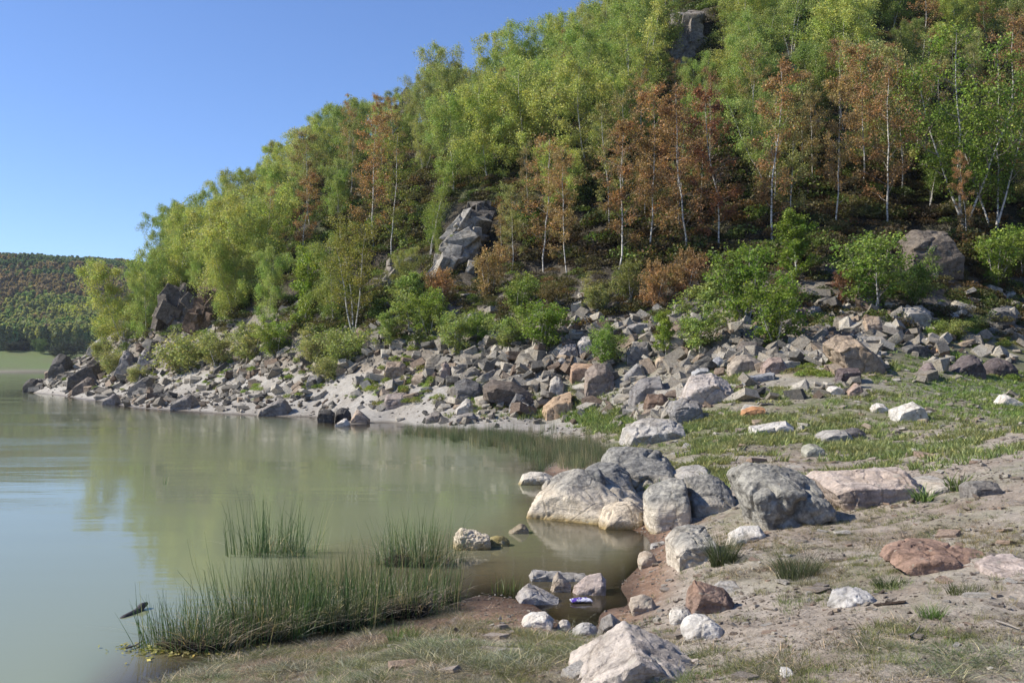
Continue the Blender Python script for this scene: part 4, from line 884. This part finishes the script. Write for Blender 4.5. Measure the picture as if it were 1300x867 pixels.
# the other birches of the slope
rs = np.random.RandomState(9); pr = random.Random(11); made = 0
VOID = [(598, 300, 30, 45), (868, 50, 26, 34), (1000, 102, 12, 16), (516, 130, 12, 14), (690, 128, 22, 12), (600, 215, 16, 14), (640, 238, 30, 14), (1175, 318, 40, 28), (228, 392, 34, 22), (275, 392, 28, 20), (1030, 300, 130, 14), (905, 200, 0, 0)]
def kindat(px, pc):
    if px > 640:
        yb = np.interp(px, [640, 740, 800, 950, 1000, 1100, 1200, 1300], [165, 160, 120, 95, 85, 50, 20, 30])
        return .76 if pc > yb + 12 else (.06 if pc < yb - 12 else .4)
    if 435 < px < 530 and 145 < pc < 330: return .5
    if 330 < px < 425 and 215 < pc < 320: return .5
    return .05
for it in range(9000):
    if made >= 255: break
    t = rs.uniform(-.46, .5); d = rs.uniform(56, 124); x, y = math.sin(t) * d, math.cos(t) * d; z = float(H(x, y)); px, py = proj(x, y, z)
    if z < 6.5 or px < 185 or px > 1330 or py < -60: continue
    if px > 560 and py > 322 or px <= 560 and py > 395: continue
    low_ = px <= 560 and py > 350
    mind = 2.5 if px < 640 or py < 120 else 2.2
    if any((x - q[0]) ** 2 + (y - q[1]) ** 2 < mind ** 2 for q in trees_at): continue
    if any(abs(px - v[0]) < v[2] and v[1] - v[3] < py < v[1] + v[3] * 1.9 for v in VOID if v[2]): continue
    # not on the hidden back side
    sl_ = (float(H(x * 1.02, y * 1.02)) - z) / (.02 * d)
    hidden = CAMH + (z + 4 - CAMH) * .93 < float(H(x * .93, y * .93)) - 0
    if hidden: continue
    hg = rs.uniform(4.6, 8.2) * (.6 if low_ else 1)
    for v in VOID:
        if v[2] and abs(px - v[0]) < v[2] * .9 and v[1] < py < v[1] + 200: hg = min(hg, (py - v[1] - v[3] * .7) * d / FPX)
    hg = min(hg, (py - np.interp(px, [200, 330, 400, 520, 620, 700, 760, 790], [258, 186, 140, 90, 40, 20, 0, -400])) * d / FPX)
    if hg < 2: continue
    pc = py - hg * .6 * FPX / d
    if rs.rand() < kindat(px, pc):
        col = np.array(RST[rs.randint(5)]) * rs.uniform(.8, 1.1); lab = 'rust brown birch with thin pale trunk'; var = RUST; wd = rs.uniform(.75, 1.15)
    else:
        col = np.array(GRN[rs.randint(5)]) * rs.uniform(.8, 1.12); lab = 'green birch with drooping full crown'; var = GREEN if rs.rand() < .85 else SPARSE; wd = rs.uniform(.85, 1.15)
        if px < 640: hg *= .92
    tn = ('pale green' if col[1] > .50 else 'deep green' if col[1] < .42 else 'green') if var is not RUST else ('yellow brown' if col[1] > .29 else 'dark rust' if col[1] < .22 else 'rust brown')
    tn = ('short ' if hg < 6 else 'tall ' if hg > 7.2 else '') + tn
    e = plantat('birch_tree', 'birch tree', var, (x, y, z), hg, wd, col, 'birch', None, rs=pr); made += 1
    TOLABEL.append((e, tn + ' birch', px, pc, LM_TREES))
# bushes and saplings at the foot of the slope
BG = (.35, .40, .13); YG = (.40, .40, .16)
BU = [(575, 448, 400, BUSH, BG, 'bright green bush at the left of the bush row above the rubble', 1.0), (608, 432, 398, BUSH, (.19, .25, .05), 'green bush second from the left in the row above the rubble', .9),
      (645, 440, 398, BUSH, BG, 'bright green bush third in the row above the rubble', 1.0), (686, 443, 388, BUSH, (.22, .31, .05), 'bright round bush fourth in the row, left of the pale upright rock', 1.15),
      (772, 462, 412, BUSH, (.19, .25, .06), 'small round bush among the rubble right of the pale upright rock', .8), (890, 447, 362, YOUNG, BG, 'bright sapling bush at the edge of the big rubble', 1.15),
      (845, 448, 398, YOUNG, (.22, .27, .05), 'thin sapling left of the bright sapling bush', .9), (948, 410, 316, BUSH, (.20, .28, .05), 'tall light green bush left of the pointed sapling', .85),
      (985, 437, 358, BUSH, (.22, .3, .05), 'bright green bush hanging over the dark rocks', .9), (1010, 352, 270, YOUNG, (.22, .30, .05), 'pointed young birch standing above the other bushes', 1.3),
      (1112, 393, 302, BUSH, (.18, .245, .055), 'widest green bush in front of the brown rock face', 1.15), (1160, 385, 325, BUSH, (.14, .19, .05), 'darker bush right of the widest green bush', .9),
      (1265, 362, 298, BUSH, (.19, .25, .05), 'yellow green bush below the big bright green birch', 1.2), (1296, 350, 300, BUSH, (.15, .2, .05), 'green bush cut by the right edge', 1.),
      (520, 418, 350, YOUNG, BG, 'narrow bright sapling left of the bush row', 1.1), (495, 440, 398, YOUNG, BG, 'small bright sapling above the upper left rubble', 1.2), (545, 425, 375, BUSH, (.2, .26, .05), 'green bush behind the narrow sapling', .9),
      (235, 468, 430, LOW, YG, 'yellow green low shrub at the left end of the shore thicket', 1.15), (275, 466, 425, BUSH, YG, 'yellow green shrub second in the shore thicket', 1.1), (315, 458, 415, BUSH, YG, 'yellow green shrub third in the shore thicket', 1.1),
      (350, 452, 412, BUSH, (.2, .25, .05), 'green shrub fourth in the shore thicket', 1.1), (405, 462, 418, BUSH, YG, 'yellow green shrub at the right of the shore thicket', 1.0), (440, 458, 425, LOW, BG, 'low green shrub beside the grey upright block', 1.0),
      (130, 452, 436, LOW, YG, 'tiny yellow shrub among the boulders of the point', .8), (143, 470, 448, LOW, YG, 'small yellow shrub between the ragged boulders of the point', .8), (415, 480, 458, LOW, YG, 'low yellow green shrub right of the grey upright block', .9),
      (175, 482, 468, LOW, YG, 'tiny shrub on the shingle of the point', .8), (1205, 425, 410, LOW, BG, 'low bright green shrub at the head of the green slope', 1.3), (1240, 415, 405, LOW, BG, 'flat green shrub above the green slope', 1.2),
      (620, 375, 318, BUSH, RST[2], 'rust brown bush below the pale streaked outcrop', .9), (560, 392, 345, BUSH, RST[0], 'rust brown bush left above the bright bush row', .9), (700, 398, 362, BUSH, (.2, .16, .06), 'olive brown bush above the bright round bush', 1.),
      (760, 395, 352, BUSH, RST[4], 'brown bush left of centre at the foot of the slope', 1.), (830, 392, 338, BUSH, RST[0], 'rust bush above the thin sapling', .95), (870, 378, 322, BUSH, RST[1], 'red brown bush left of the tall light green bush', .9),
      (800, 380, 335, BUSH, (.17, .18, .05), 'olive bush between two rust bushes', .9), (1075, 385, 345, BUSH, (.25, .12, .07), 'reddish bush at the left foot of the widest green bush', .8), (655, 400, 352, BUSH, (.18, .22, .05), 'olive green bush above the third bright bush', .9)]
for px, pb, pt, var, col, lab, wd in BU:
    T(px, pb + 3, pt - 3, var, col, lab, wd * (1.4 if var is not LOW else 1.25) * (.8 if pb < 400 else 1), 'bush', 'bush')

# undergrowth on the wooded slope
UND = []
for s in range(5):
    r_ = np.random.RandomState(600 + s); m = 420; q = r_.normal(size=(m, 3)); q /= np.linalg.norm(q, axis=1)[:, None]; q *= r_.uniform(.2, 1, (m, 1)) ** .5; q[:, 2] = np.abs(q[:, 2]) * .7
    V, F = leafquads(r_, q, .15, 0); UND.append(mk_mesh('undergrowth_shape', V, F, M_LEAFI, False))
r_, x, y, z, px, py = sample(26000, 46, 125, -.5, .55, 15)
nn_ = fbm2(x, y, .22, 3, 60.)
k = (z > 3.6) & (r_.rand(len(x)) < ss(3.6, 7, z) * (.30 + .7 * ss(-.1, .25, nn_)))
k &= ~((np.abs(px - 598) < 45) & (np.abs(py - 300) < 40)) & ~((np.abs(px - 1175) < 42) & (np.abs(py - 318) < 30)) & ~((np.abs(px - 870) < 26) & (np.abs(py - 50) < 34))
x, y, z, px, py = x[k], y[k], z[k], px[k], py[k]; n = len(x)
s = r_.uniform(.3, .95, n) * np.where(py < 330, 1, .8) * np.where(px < 560, 1.35, np.where((py < 340) & (px > 640), 1.35, 1))
pal = np.array([(.20, .12, .06), (.15, .13, .06), (.10, .125, .04), (.20, .25, .07), (.10, .075, .05)])
rp = np.array([kindat(a, b) for a, b in zip(px, py)])
ci = np.where(r_.rand(n) < rp * .55 + .1, r_.choice([0, 4, 1], n), r_.choice([1, 2, 3], n))
scatter('undergrowth', np.stack([x, y, z], 1), r_.uniform(0, 6.28, (n, 3)) * [0, 0, 1], np.stack([s, s, s * r_.uniform(.5, 1.1, n)], 1), pal[ci] * r_.uniform(.7, 1.15, (n, 1)), UND, 'low brown and olive scrub covering the ground under the birches')

r_, x, y, z, px, py = sample(22000, 38, 112, -.5, .5, 16)
nn_ = fbm2(x, y, .3, 3, 66.)
w_ = ss(.5, 1.4, z) * ss(6.5, 4, z) * ss(np.where(px < 560, -.2, .02), .3, nn_) * np.where(px < 560, .8, .5)
k = r_.rand(len(x)) < w_; x, y, z, px = x[k], y[k], z[k], px[k]; n = len(x); s = r_.uniform(.12, .42, n)
pal = np.array([(.33, .38, .09), (.26, .33, .08), (.30, .27, .11)])
scatter('rubble_weeds', np.stack([x, y, z], 1), r_.uniform(0, 6.28, (n, 3)) * [0, 0, 1], np.stack([s, s, s * r_.uniform(.6, 1.3, n)], 1), pal[r_.choice(3, n, p=[.5, .35, .15])] * r_.uniform(.75, 1.1, (n, 1)), UND, 'yellow green weeds sprouting between the broken stones')
# far forest
FT = []
for s in range(5):
    r_ = np.random.RandomState(700 + s); m = 420; u = r_.uniform(0, 1, m); a = r_.uniform(0, 6.28, m); rad = (.06 + .5 * (1 - u) ** .8 * (u + .15) ** .35) * r_.uniform(.4, 1, m) ** .5
    q = np.stack([np.cos(a) * rad * .62, np.sin(a) * rad * .62, u], 1); V, F = leafquads(r_, q, .13, 0); FT.append(mk_mesh('far_tree_shape', V, F, M_LEAFI, False))
r_ = np.random.RandomState(71); n = 22000
t = r_.uniform(-.60, -.30, n); d = r_.uniform(455, 860, n); x, y = np.sin(t) * d, np.cos(t) * d; z = H(x, y); nn_ = fbm2(x, y, 1 / 45., 3, 4.); n5 = fbm2(x, y, 1 / 90., 3, 14.)
k = (z > 9) & (nn_ > -.32) & (y > 400); x, y, z, nn_, n5 = x[k], y[k], z[k], nn_[k], n5[k]; n = len(x)
s = r_.uniform(6, 12, n)
pal = np.array([(.27, .35, .13), (.38, .38, .17), (.36, .26, .17), (.17, .23, .12)])
band = ss(26, 36, z) * ss(52, 44, z)
n6 = fbm2(x, y, 1 / 28., 2, 24.) + r_.normal(0, .10, n); ci = np.where(z + n6 * 22 > 48, np.where(n6 > .2, 2, 3), np.where(n6 + band * .75 > .42, 2, np.where(n6 > .0, 1, np.where(n6 > -.25, 0, 1))))
scatter('far_forest', np.stack([x, y, z - .3], 1), r_.uniform(0, 6.28, (n, 3)) * [0, 0, 1], np.stack([s, s, s], 1), pal[ci] * r_.uniform(.85, 1.12, (n, 1)), FT, 'mixed green and rust woodland covering the distant hill')
def far_bush(px, py, d, hgt, wd, col, label):
    a, _ = ray(px, py); x, y = a * d, d; e = plantat('bush', 'bush', BUSH, (x, y, float(H(x, y))), hgt, wd, col, label, wood=False)
far_bush(50, 440, 440, 6.5, 1.5, (.13, .19, .05), 'round bright green bush on the distant lakeside meadow')
for i, (px, d, h) in enumerate(((14, 445, 4.5), (28, 450, 5), (80, 425, 5), (95, 430, 7), (70, 432, 4))):
    far_bush(px, 440, d, h, 2.2, (.035, .045, .022), 'dark low thicket coloured as in shadow %s behind the distant meadow' % ('at the left edge', 'left of the round bush', 'right of the round bush', 'touching the rocky point', 'in front of the round bush')[i])  # stand for a low mound in shadow; its shade is put into the leaf colour
for o in COL.objects:
    if str(o.get('label')).startswith('dark low thicket'): o['group'] = 'thickets coloured as in shadow behind the distant meadow'

# ------------------------------------------------------------------ grasses
def tuft(seed, n, h, spread, width, bend=.35, mat=None, name='tuft', seg=3, base=.0, leanout=.35):
    r_ = np.random.RandomState(seed); a = r_.uniform(0, 6.28, n); rr = spread * np.sqrt(r_.rand(n)); B = np.stack([np.cos(a) * rr, np.sin(a) * rr, np.full(n, -.02)], 1)
    hh = h * (r_.uniform(.45, 1.1, n) if bend > .2 else r_.uniform(.62, 1.08, n)); ld = a + r_.normal(0, .8, n); ln = leanout * r_.uniform(0, 1, n) * (rr / spread * .7 + .3); D = np.stack([np.cos(ld), np.sin(ld), np.zeros(n)], 1)
    wv = np.stack([-np.sin(ld), np.cos(ld), np.zeros(n)], 1); fa = r_.uniform(0, 3.14, n); wv = wv * np.cos(fa)[:, None] + D * np.sin(fa)[:, None]
    V = []; u = np.linspace(0, 1, seg + 1)
    for k, q in enumerate(u):
        c = B + D * (ln * q + bend * q * q * r_.uniform(.5, 1.2, n) * .6)[:, None] * hh[:, None] + np.array([0, 0, 1.]) * (hh * q * (1 - .35 * bend * q))[:, None]
        w = width * (1 - q * .85) * .5
        V += [c - wv * w, c + wv * w]
    V = np.stack(V, 1); b = np.arange(n)[:, None] * (2 * seg + 2); F = np.concatenate([np.stack([b[:, 0] + 2 * k, b[:, 0] + 2 * k + 1, b[:, 0] + 2 * k + 3, b[:, 0] + 2 * k + 2], 1) for k in range(seg)])
    return V.reshape(-1, 3), F
def tmesh(*a, mat=None, **k):
    V, F = tuft(*a, **k); return mk_mesh('tuft_shape', V, F, mat or M_BLADEI, True)
GT = [tmesh(s, 26, .16, .07, .006, bend=.6) for s in range(4)]
HERB = []
for s in range(4):
    r_ = np.random.RandomState(800 + s); V, F = tuft(820 + s, 16, .22, .10, .035, bend=.5, leanout=.6); HERB.append(mk_mesh('tuft_shape', V, F, M_BLADEI, True))
DRY = [tmesh(40 + s, 30, .24, .14, .009, bend=1.3, leanout=1.4) for s in range(4)]
RUSH = [tmesh(60 + s, 36, .8, .16, .009, bend=.06, leanout=.16) for s in range(4)]
def put(name, k, x, y, z, r_, s, tint, meshes, label, hz=(.7, 1.2)):
    x, y, z = x[k], y[k], z[k]; n = len(x); s = s[k] if hasattr(s, '__len__') else np.full(n, s); s = s * r_.uniform(.6, 1.25, n)
    tt = tint[k] if tint.ndim == 2 and len(tint) == len(k) else np.tile(tint, (n, 1))
    return scatter(name, np.stack([x, y, z - .01], 1), r_.uniform(0, 6.28, (n, 3)) * [0, 0, 1], np.stack([s, s, s * r_.uniform(*hz, n)], 1), tt * r_.uniform(.7, 1.25, (n, 1)), meshes, label)
# meadow herbs
r_, x, y, z, px, py = sample(46000, 17, 46, -.08, .55, 21)
nb = fbm2(x, y, .35, 3, 70.); nc = fbm2(x, y, 1.1, 3, 75.)
right = ss(1080, 1200, px) * ss(26, 30, y)
dn = ss(.22, .5, z) * ss(4.8, 3.2, z) * np.clip(ss(-.08, .30, nb + nc * .9) * (.75 + .3 * ss(24, 34, y)) + right * .35, 0, 1) * ss(17, 21, y)
dn = np.maximum(dn, ss(.3, .5, z) * .9 * np.exp(-(((px - 740) / 90) ** 2 + ((py - 533) / 15) ** 2)))
k = r_.rand(len(x)) < dn
fresh = np.exp(-(((px - 740) / 90) ** 2 + ((py - 535) / 18) ** 2)); fr_ = np.clip(fresh + right, 0, 1)[:, None]
tint = np.array([.30, .32, .14]) * (1 - fr_) + np.array([.24, .31, .10]) * fr_
put('meadow_herbs', k, x, y, z, r_, np.where(fresh > .4, 1.4, .85) - right * .1, tint, HERB, 'leafy green herbs and weeds growing across the meadow')
# short grass
r_, x, y, z, px, py = sample(80000, 4.6, 34, -.5, .55, 22)
nb = fbm2(x, y, .5, 4, 80.); nc = fbm2(x, y, 1.6, 3, 85.)
def el(cx, cy, rx, ry, w=1.): return w * np.exp(-(((px - cx) / rx) ** 2 + ((py - cy) / ry) ** 2))
pat = el(1030, 700, 110, 28) + el(930, 690, 40, 30) + el(1150, 800, 60, 14, .5) + el(1240, 800, 50, 18, .5) + el(1130, 650, 120, 20, 1.) + el(1250, 690, 70, 14, .7) + el(1000, 760, 60, 10, .5) + el(520, 820, 220, 35, 1.1) + el(620, 850, 150, 30) + el(820, 585, 160, 14, .9) + el(1000, 575, 200, 14, .9) + el(1100, 745, 60, 12, .8) + el(950, 850, 160, 20, .5)
dn = np.clip(pat * (.5 + ss(-.3, .2, nc)) * .8 + .10 * ss(.05, .3, nb), 0, 1) * ss(.04, .16, z) * ss(-.25, .15, fbm2(x, y, 2.2, 3, 87.))
k = r_.rand(len(x)) < dn
gm_ = ss(-.3, .3, fbm2(x, y, .7, 3, 90.))[:, None]
tint = np.array([.19, .22, .075]) * gm_ + np.array([.30, .26, .14]) * (1 - gm_)
put('short_grass', k, x, y, z, r_, .55 * np.ones(len(x)), tint, GT, 'short olive grass growing in patches on the near bank')
# dead grass mats
r_, x, y, z, px, py = sample(60000, 4.6, 18, -.5, .5, 23)
nc = fbm2(x, y, 1.3, 3, 95.)
pat = el(420, 840, 230, 32, 1.4) + el(560, 870, 200, 30, 1.0) + el(1180, 830, 170, 50, .16) + el(950, 840, 160, 30, .15) + el(1000, 730, 90, 18, .5) + el(1060, 690, 90, 20, .5) + el(1200, 680, 90, 20, .4) + el(540, 790, 60, 14, .9)
k = (r_.rand(len(x)) < np.clip(pat * (.4 + ss(-.2, .2, nc)), 0, 1)) & (z > -.06)
tint = np.where(r_.rand(len(x), 1) < .35, np.array([[.50, .44, .36]]), np.where(nc[:, None] > .08, np.array([[.17, .195, .09]]), np.array([[.20, .165, .12]])))
put('dry_grass', k, x, y, z, r_, .6 * (.55 + .6 * ss(-.2, .3, fbm2(x, y, 1.7, 3, 97.))), tint, DRY, 'matted dead grey brown grass on the near shore', (.4, .9))
# thin litter everywhere on the near bank
r_, x, y, z, px, py = sample(14000, 4.4, 17, -.3, .55, 24)
k = (z > .2) & (r_.rand(len(x)) < .5 * ss(-.1, .3, fbm2(x, y, 1., 3, 99.)))
put('dead_stalks', k, x, y, z, r_, .28 * np.ones(len(x)), np.array([.33, .28, .21]), DRY, 'flattened dead stalks littering the dry soil', (.15, .4))
# rushes along the far side of the cove
r_, x, y, z, px, py = sample(26000, 20, 44, -.25, .22, 25)
pat = el(610, 566, 75, 12, 1.2) + el(690, 575, 50, 14, .9) + el(735, 580, 40, 12, .6) + el(540, 556, 30, 5, .5) + el(770, 588, 50, 9, .6)
k = (r_.rand(len(x)) < np.clip(pat, 0, 1) * .45 * (.3 + ss(-.2, .2, fbm2(x, y, .8, 3, 17.)))) & (z > -.55)
put('shore_rushes', k, x, y, np.maximum(z, -.02), r_, .6 * np.ones(len(x)), np.where(r_.rand(len(x), 1) < .3, np.array([[.30, .27, .19]]), np.array([[.14, .165, .10]])), RUSH, 'grey green rushes fringing the far side of the cove', (.6, 1.1))

# individual rush clumps in the near water
def rush_clump(px, py, wpx, hpx, n, label, dead=.5, col=(.10, .155, .065), dpt=.5, group=None, dry=(.42, .36, .28)):
    p = hit(px, py); d = p[1]; W2 = wpx * d / FPX / 2; Hh = hpx * d / FPX; r_ = np.random.RandomState(int(px))
    e = add('rush_clump', None, None, (p[0], p[1], max(p[2], 0)), label=label, category='rush clump', group=group); e.empty_display_size = .2
    n = int(n * .66); V, F = tuft(int(px) + 1, n, Hh, 1., .0095, bend=.12, leanout=.30, seg=4); B = V.reshape(-1, 10, 3); off = B[:, :1].copy(); off[:, 0, 2] = 0
    B = B - off + off * np.array([W2, W2 * dpt, 1]); cl = r_.normal(0, 1, (14, 2)) * [.2 * W2, .1 * W2]; hf = r_.uniform(.55, 1.3, 14); B[:, :, 2] *= hf[np.random.RandomState(3).randint(0, 14, len(B))][:, None]; B[:, :, :2] += cl[np.random.RandomState(3).randint(0, 14, len(B))][:, None]; B[:, :, 2] += (np.random.RandomState(4).uniform(-.35, 0, len(B)) ** 2 * 0)[:, None]; sel = np.random.RandomState(6).rand(len(B)); bent = sel > .86; B[bent, 6:, 0] += (r_.uniform(-.25, .25, bent.sum()) * Hh)[:, None]; B[bent, 8:, 2] -= Hh * .22
    add('stems', mk_mesh('stems', B.reshape(-1, 3), F, M_BLADE, True), e, color=col)
    Y_ = B[::7] * 1.0; Y_[:, :, :2] += .03; add('yellowed_stems', mk_mesh('yellowed_stems', Y_.reshape(-1, 3), F[(F < len(Y_) * 10).all(1)], M_BLADE, True), e, color=(.42, .38, .24))
    if dead > 0:
        m = int(n * dead * 1.3); V, F = tuft(int(px) + 2, m, Hh * .5, 1., .009, bend=1.1, leanout=1.5, seg=3); B = V.reshape(-1, 8, 3); off = B[:, :1].copy(); off[:, 0, 2] = 0
        rim = np.clip(1 - (off[:, 0, 0] ** 2 + off[:, 0, 1] ** 2), 0, 1); B = B - off + off * np.array([W2 * .85, W2 * dpt * .85, 1]); B[:, :, 2] += (rim * Hh * .18)[:, None]
        add('dead_stems', mk_mesh('dead_stems', B.reshape(-1, 3), F, M_BLADE, True), e, color=dry)
        VV, FF = polyrock((W2 * .62, W2 * dpt * .7, Hh * .085), random_planes(r_, np.array([W2 * .9, W2 * dpt * .9, Hh * .11]), 4), 4, 8, .22, 6, int(px) % 50)
        if dead > .36: add('root_mound', mk_mesh('root_mound', VV, FF, M_PEAT, True), e)
    return e
N = NT('peat'); q = N.noise(N.n('ShaderNodeNewGeometry').outputs['Position'], 30, 5, .7)
N.principled(N.mix(q, (.03, .024, .017), (.11, .09, .065)), .95, N.bump(q, 1, .06)); M_PEAT = N.m
rush_clump(345, 703, 105, 66, 330, 'rush clump standing alone in open water, farthest left of the two outer clumps', .35)
rush_clump(525, 716, 100, 66, 420, 'rush clump on a dark root mound in open water, next to the lumpy cove rock', 1.1)
rush_clump(255, 822, 130, 95, 420, 'leftmost near rush clump beside the yellow algae and floating log', .9)
rush_clump(335, 806, 130, 100, 560, 'near rush clump second from the left in the long rush bed', 1.0)
rush_clump(420, 792, 140, 95, 620, 'near rush clump in the middle of the long rush bed', 1.1)
rush_clump(500, 778, 130, 85, 560, 'near rush clump fourth along the long rush bed', 1.1)
rush_clump(556, 762, 60, 60, 200, 'small near rush clump at the right end of the long rush bed', .4)
rush_clump(641, 752, 38, 32, 60, 'small thin rush tuft in the shallow water by the puddle stones', 0, (.10, .13, .045))
rush_clump(395, 760, 150, 55, 240, 'thin row of rushes behind the long rush bed', .2)
rush_clump(207, 615, 12, 18, 9, 'few lone rush stems far out in the water', 0)
# grass tussocks on the near bank
def tussock(px, py, wpx, hpx, n, col, label, bend=.6, w=.006):
    p = hit(px, py); d = p[1]; W2 = wpx * d / FPX / 2; Hh = hpx * d / FPX
    V, F = tuft(int(px) + 9, n, Hh, 1., w, bend=bend, leanout=.6, seg=3); B = V.reshape(-1, 8, 3); off = B[:, :1].copy(); off[:, 0, 2] = 0
    B = B - off + off * np.array([W2 * .6, W2 * .45, 1]); add('grass_tussock', mk_mesh('grass_tussock', B.reshape(-1, 3), F, M_BLADE, True), None, tuple(p), color=col, label=label, category='grass')
tussock(1183, 785, 46, 26, 160, (.13, .20, .05), 'bright green grass tussock alone on the right bank', .5)
tussock(917, 718, 50, 50, 420, (.09, .10, .05), 'olive grass tussock against the square cove block', .4)
tussock(1013, 733, 90, 42, 420, (.09, .11, .055), 'grey green grass tussock below the big blocky boulder', .5)
tussock(1172, 636, 34, 28, 60, (.17, .22, .08), 'leafy green weed in front of the low pale slab', .7, .028)
tussock(1216, 622, 40, 30, 70, (.17, .22, .08), 'leafy green weed between the pale slab and the dark flat rock', .7, .028)
tussock(502, 815, 26, 34, 80, (.17, .23, .08), 'fresh green grass tuft beneath the rush bed', .4)
tussock(525, 812, 20, 28, 60, (.17, .22, .08), 'second fresh green grass tuft beneath the rush bed', .4)
tussock(1060, 645, 44, 30, 150, (.12, .10, .07), 'dry dark weed stalks under the edge of the pink slab', 1.1)
tussock(1130, 745, 60, 22, 220, (.10, .12, .05), 'low olive grass tussock behind the mottled rock', .6)
tussock(1225, 752, 70, 20, 220, (.11, .13, .05), 'low olive grass tussock below the reddish mound', .6)

# ------------------------------------------------------------------ small things
N = NT('wet_wood'); q = N.noise(N.n('ShaderNodeTexCoord').outputs['Object'], 18, 5, .7, .5); N.principled(N.mix(q, (.02, .017, .014), (.10, .085, .07)), .45, N.bump(q, .8, .02), .4); M_WOOD = N.m
p0, p1 = hit(110, 803), hit(187, 771)
u = np.linspace(0, 1, 14)[:, None]; p0 = np.array(p0); p1 = np.array(p1) + [0, 0, .04]
P = p0 + (p1 - p0) * u; P[:, 2] = -.13 + .17 * u[:, 0]; P -= P[0]
V, F = tube(P + np.random.RandomState(3).normal(0, .008, P.shape), np.interp(u[:, 0], [0, .6, .9, 1], [.02, .04, .045, .02]), 8)
add('driftwood_log', mk_mesh('driftwood_log', V, F, M_WOOD), None, (p0[0], p0[1], -.125), label='dark half sunk log poking out of the lake at the left', category='log')
def stick(pts, r, label, col=None, name='stick'):
    P = np.array([hit(a, b) for a, b in pts]); P[:, 2] += r + .01; c = P[0].copy()
    V, F = tube(P - c, np.linspace(r, r * .5, len(P)), 5); add(name, mk_mesh(name, V, F, M_TWIG), None, tuple(c), label=label, category='stick')
stick([(1265, 792), (1280, 796), (1294, 802)], .010, 'pale dry stick on the right bank near the frame edge')
stick([(1155, 812), (1163, 806), (1168, 799)], .012, 'short dark stick standing out of the dry soil')
stick([(160, 826), (172, 822), (184, 814)], .012, 'pale stick floating left of the nearest rush clump')
# crinkled wrapper in the puddle
N = NT('wrapper_foil'); tcn = N.n('ShaderNodeTexCoord').outputs['Object']; q = N.noise(tcn, 14, 3)
N.principled(N.mix(N.ramp(q, [(.45, 0), (.5, 1)]), (.09, .05, .30), (.62, .62, .72)), .25, None, .6); M_WRAP = N.m
p = hit(738, 765); g = np.linspace(-1, 1, 25); A, B = np.meshgrid(g, np.linspace(-1, 1, 15), indexing='ij')
zz = .028 * (1 - A ** 4) * (1 - B ** 2) ** .5 + .018 * fbm(np.stack([A * 3, B * 3, A * 0], -1), 3); X = A * .125 * (1 + .06 * np.sin(B * 9)); Y = B * .055 * (1 + .25 * np.abs(A) ** 6)
idx = np.arange(A.size).reshape(A.shape); F = np.stack([idx[:-1, :-1], idx[1:, :-1], idx[1:, 1:], idx[:-1, 1:]], -1).reshape(-1, 4)
top = np.stack([X, Y, zz + .012], -1).reshape(-1, 3); bot = np.stack([X, Y, -zz * .4 + .002], -1).reshape(-1, 3)
V = np.concatenate([top, bot]); F = np.concatenate([F, F[:, ::-1] + len(top)])
add('plastic_wrapper', mk_mesh('plastic_wrapper', V, F, M_WRAP, True), None, (p[0], p[1], .015), (0, 0, .1), label='crumpled purple and white plastic wrapper in the brown puddle', category='wrapper')
# yellow algae mat
r_ = np.random.RandomState(8); n = 420; pc = hit(235, 826)
q = np.stack([r_.normal(0, .28, n), r_.normal(0, .13, n), r_.uniform(.004, .03, n)], 1); V, F = leafquads(r_, q, .06, 0); V[:, 2] = np.abs(V[:, 2]) * .5 + .004
o = add('algae', mk_mesh('algae', V, F, M_BLADE, False), None, (pc[0], pc[1], 0), color=(.42, .36, .12)); o['kind'] = 'stuff'; o['label'] = 'yellow algae scraps floating at the foot of the rushes'; o['category'] = 'algae'

# ------------------------------------------------------------------ a label of its own for every tree of the slope and every stone of the rubble
def relation(px, py, lm):
    n, (lx, ly) = lm; dx, dy = px - lx, py - ly
    if abs(dx) > 2.2 * abs(dy): return ('right of ' if dx > 0 else 'left of ') + n
    if abs(dy) > 2.2 * abs(dx): return ('below ' if dy > 0 else 'above ') + n
    return ('lower' if dy > 0 else 'upper') + (' right of ' if dx > 0 else ' left of ') + n
cells = {}
for e, what, px, py, lms in TOLABEL:
    lms = lms or LM_STONES
    k = min(lms.items(), key=lambda q: math.hypot(px - q[1][0], py - q[1][1])); rl = relation(px, py, k)
    cells.setdefault((what, rl), []).append((math.hypot(px - k[1][0], py - k[1][1]), e))
ORD = ['', 'second nearest ', 'third nearest ', 'fourth nearest ', 'fifth nearest ', 'sixth nearest ', 'seventh nearest ', 'eighth nearest ', 'ninth nearest ', 'tenth nearest ']
for (what, rl), L in cells.items():
    L.sort(key=lambda q: q[0])
    for i, (d_, e) in enumerate(L):
        pre = '' if len(L) == 1 else 'nearest ' if i == 0 else ORD[min(i, 9)]
        e['label'] = '%s%s %s' % (pre, what, rl); e['group'] = ('birches on the wooded slope' if 'birch' in what else 'loose stones of the bank')
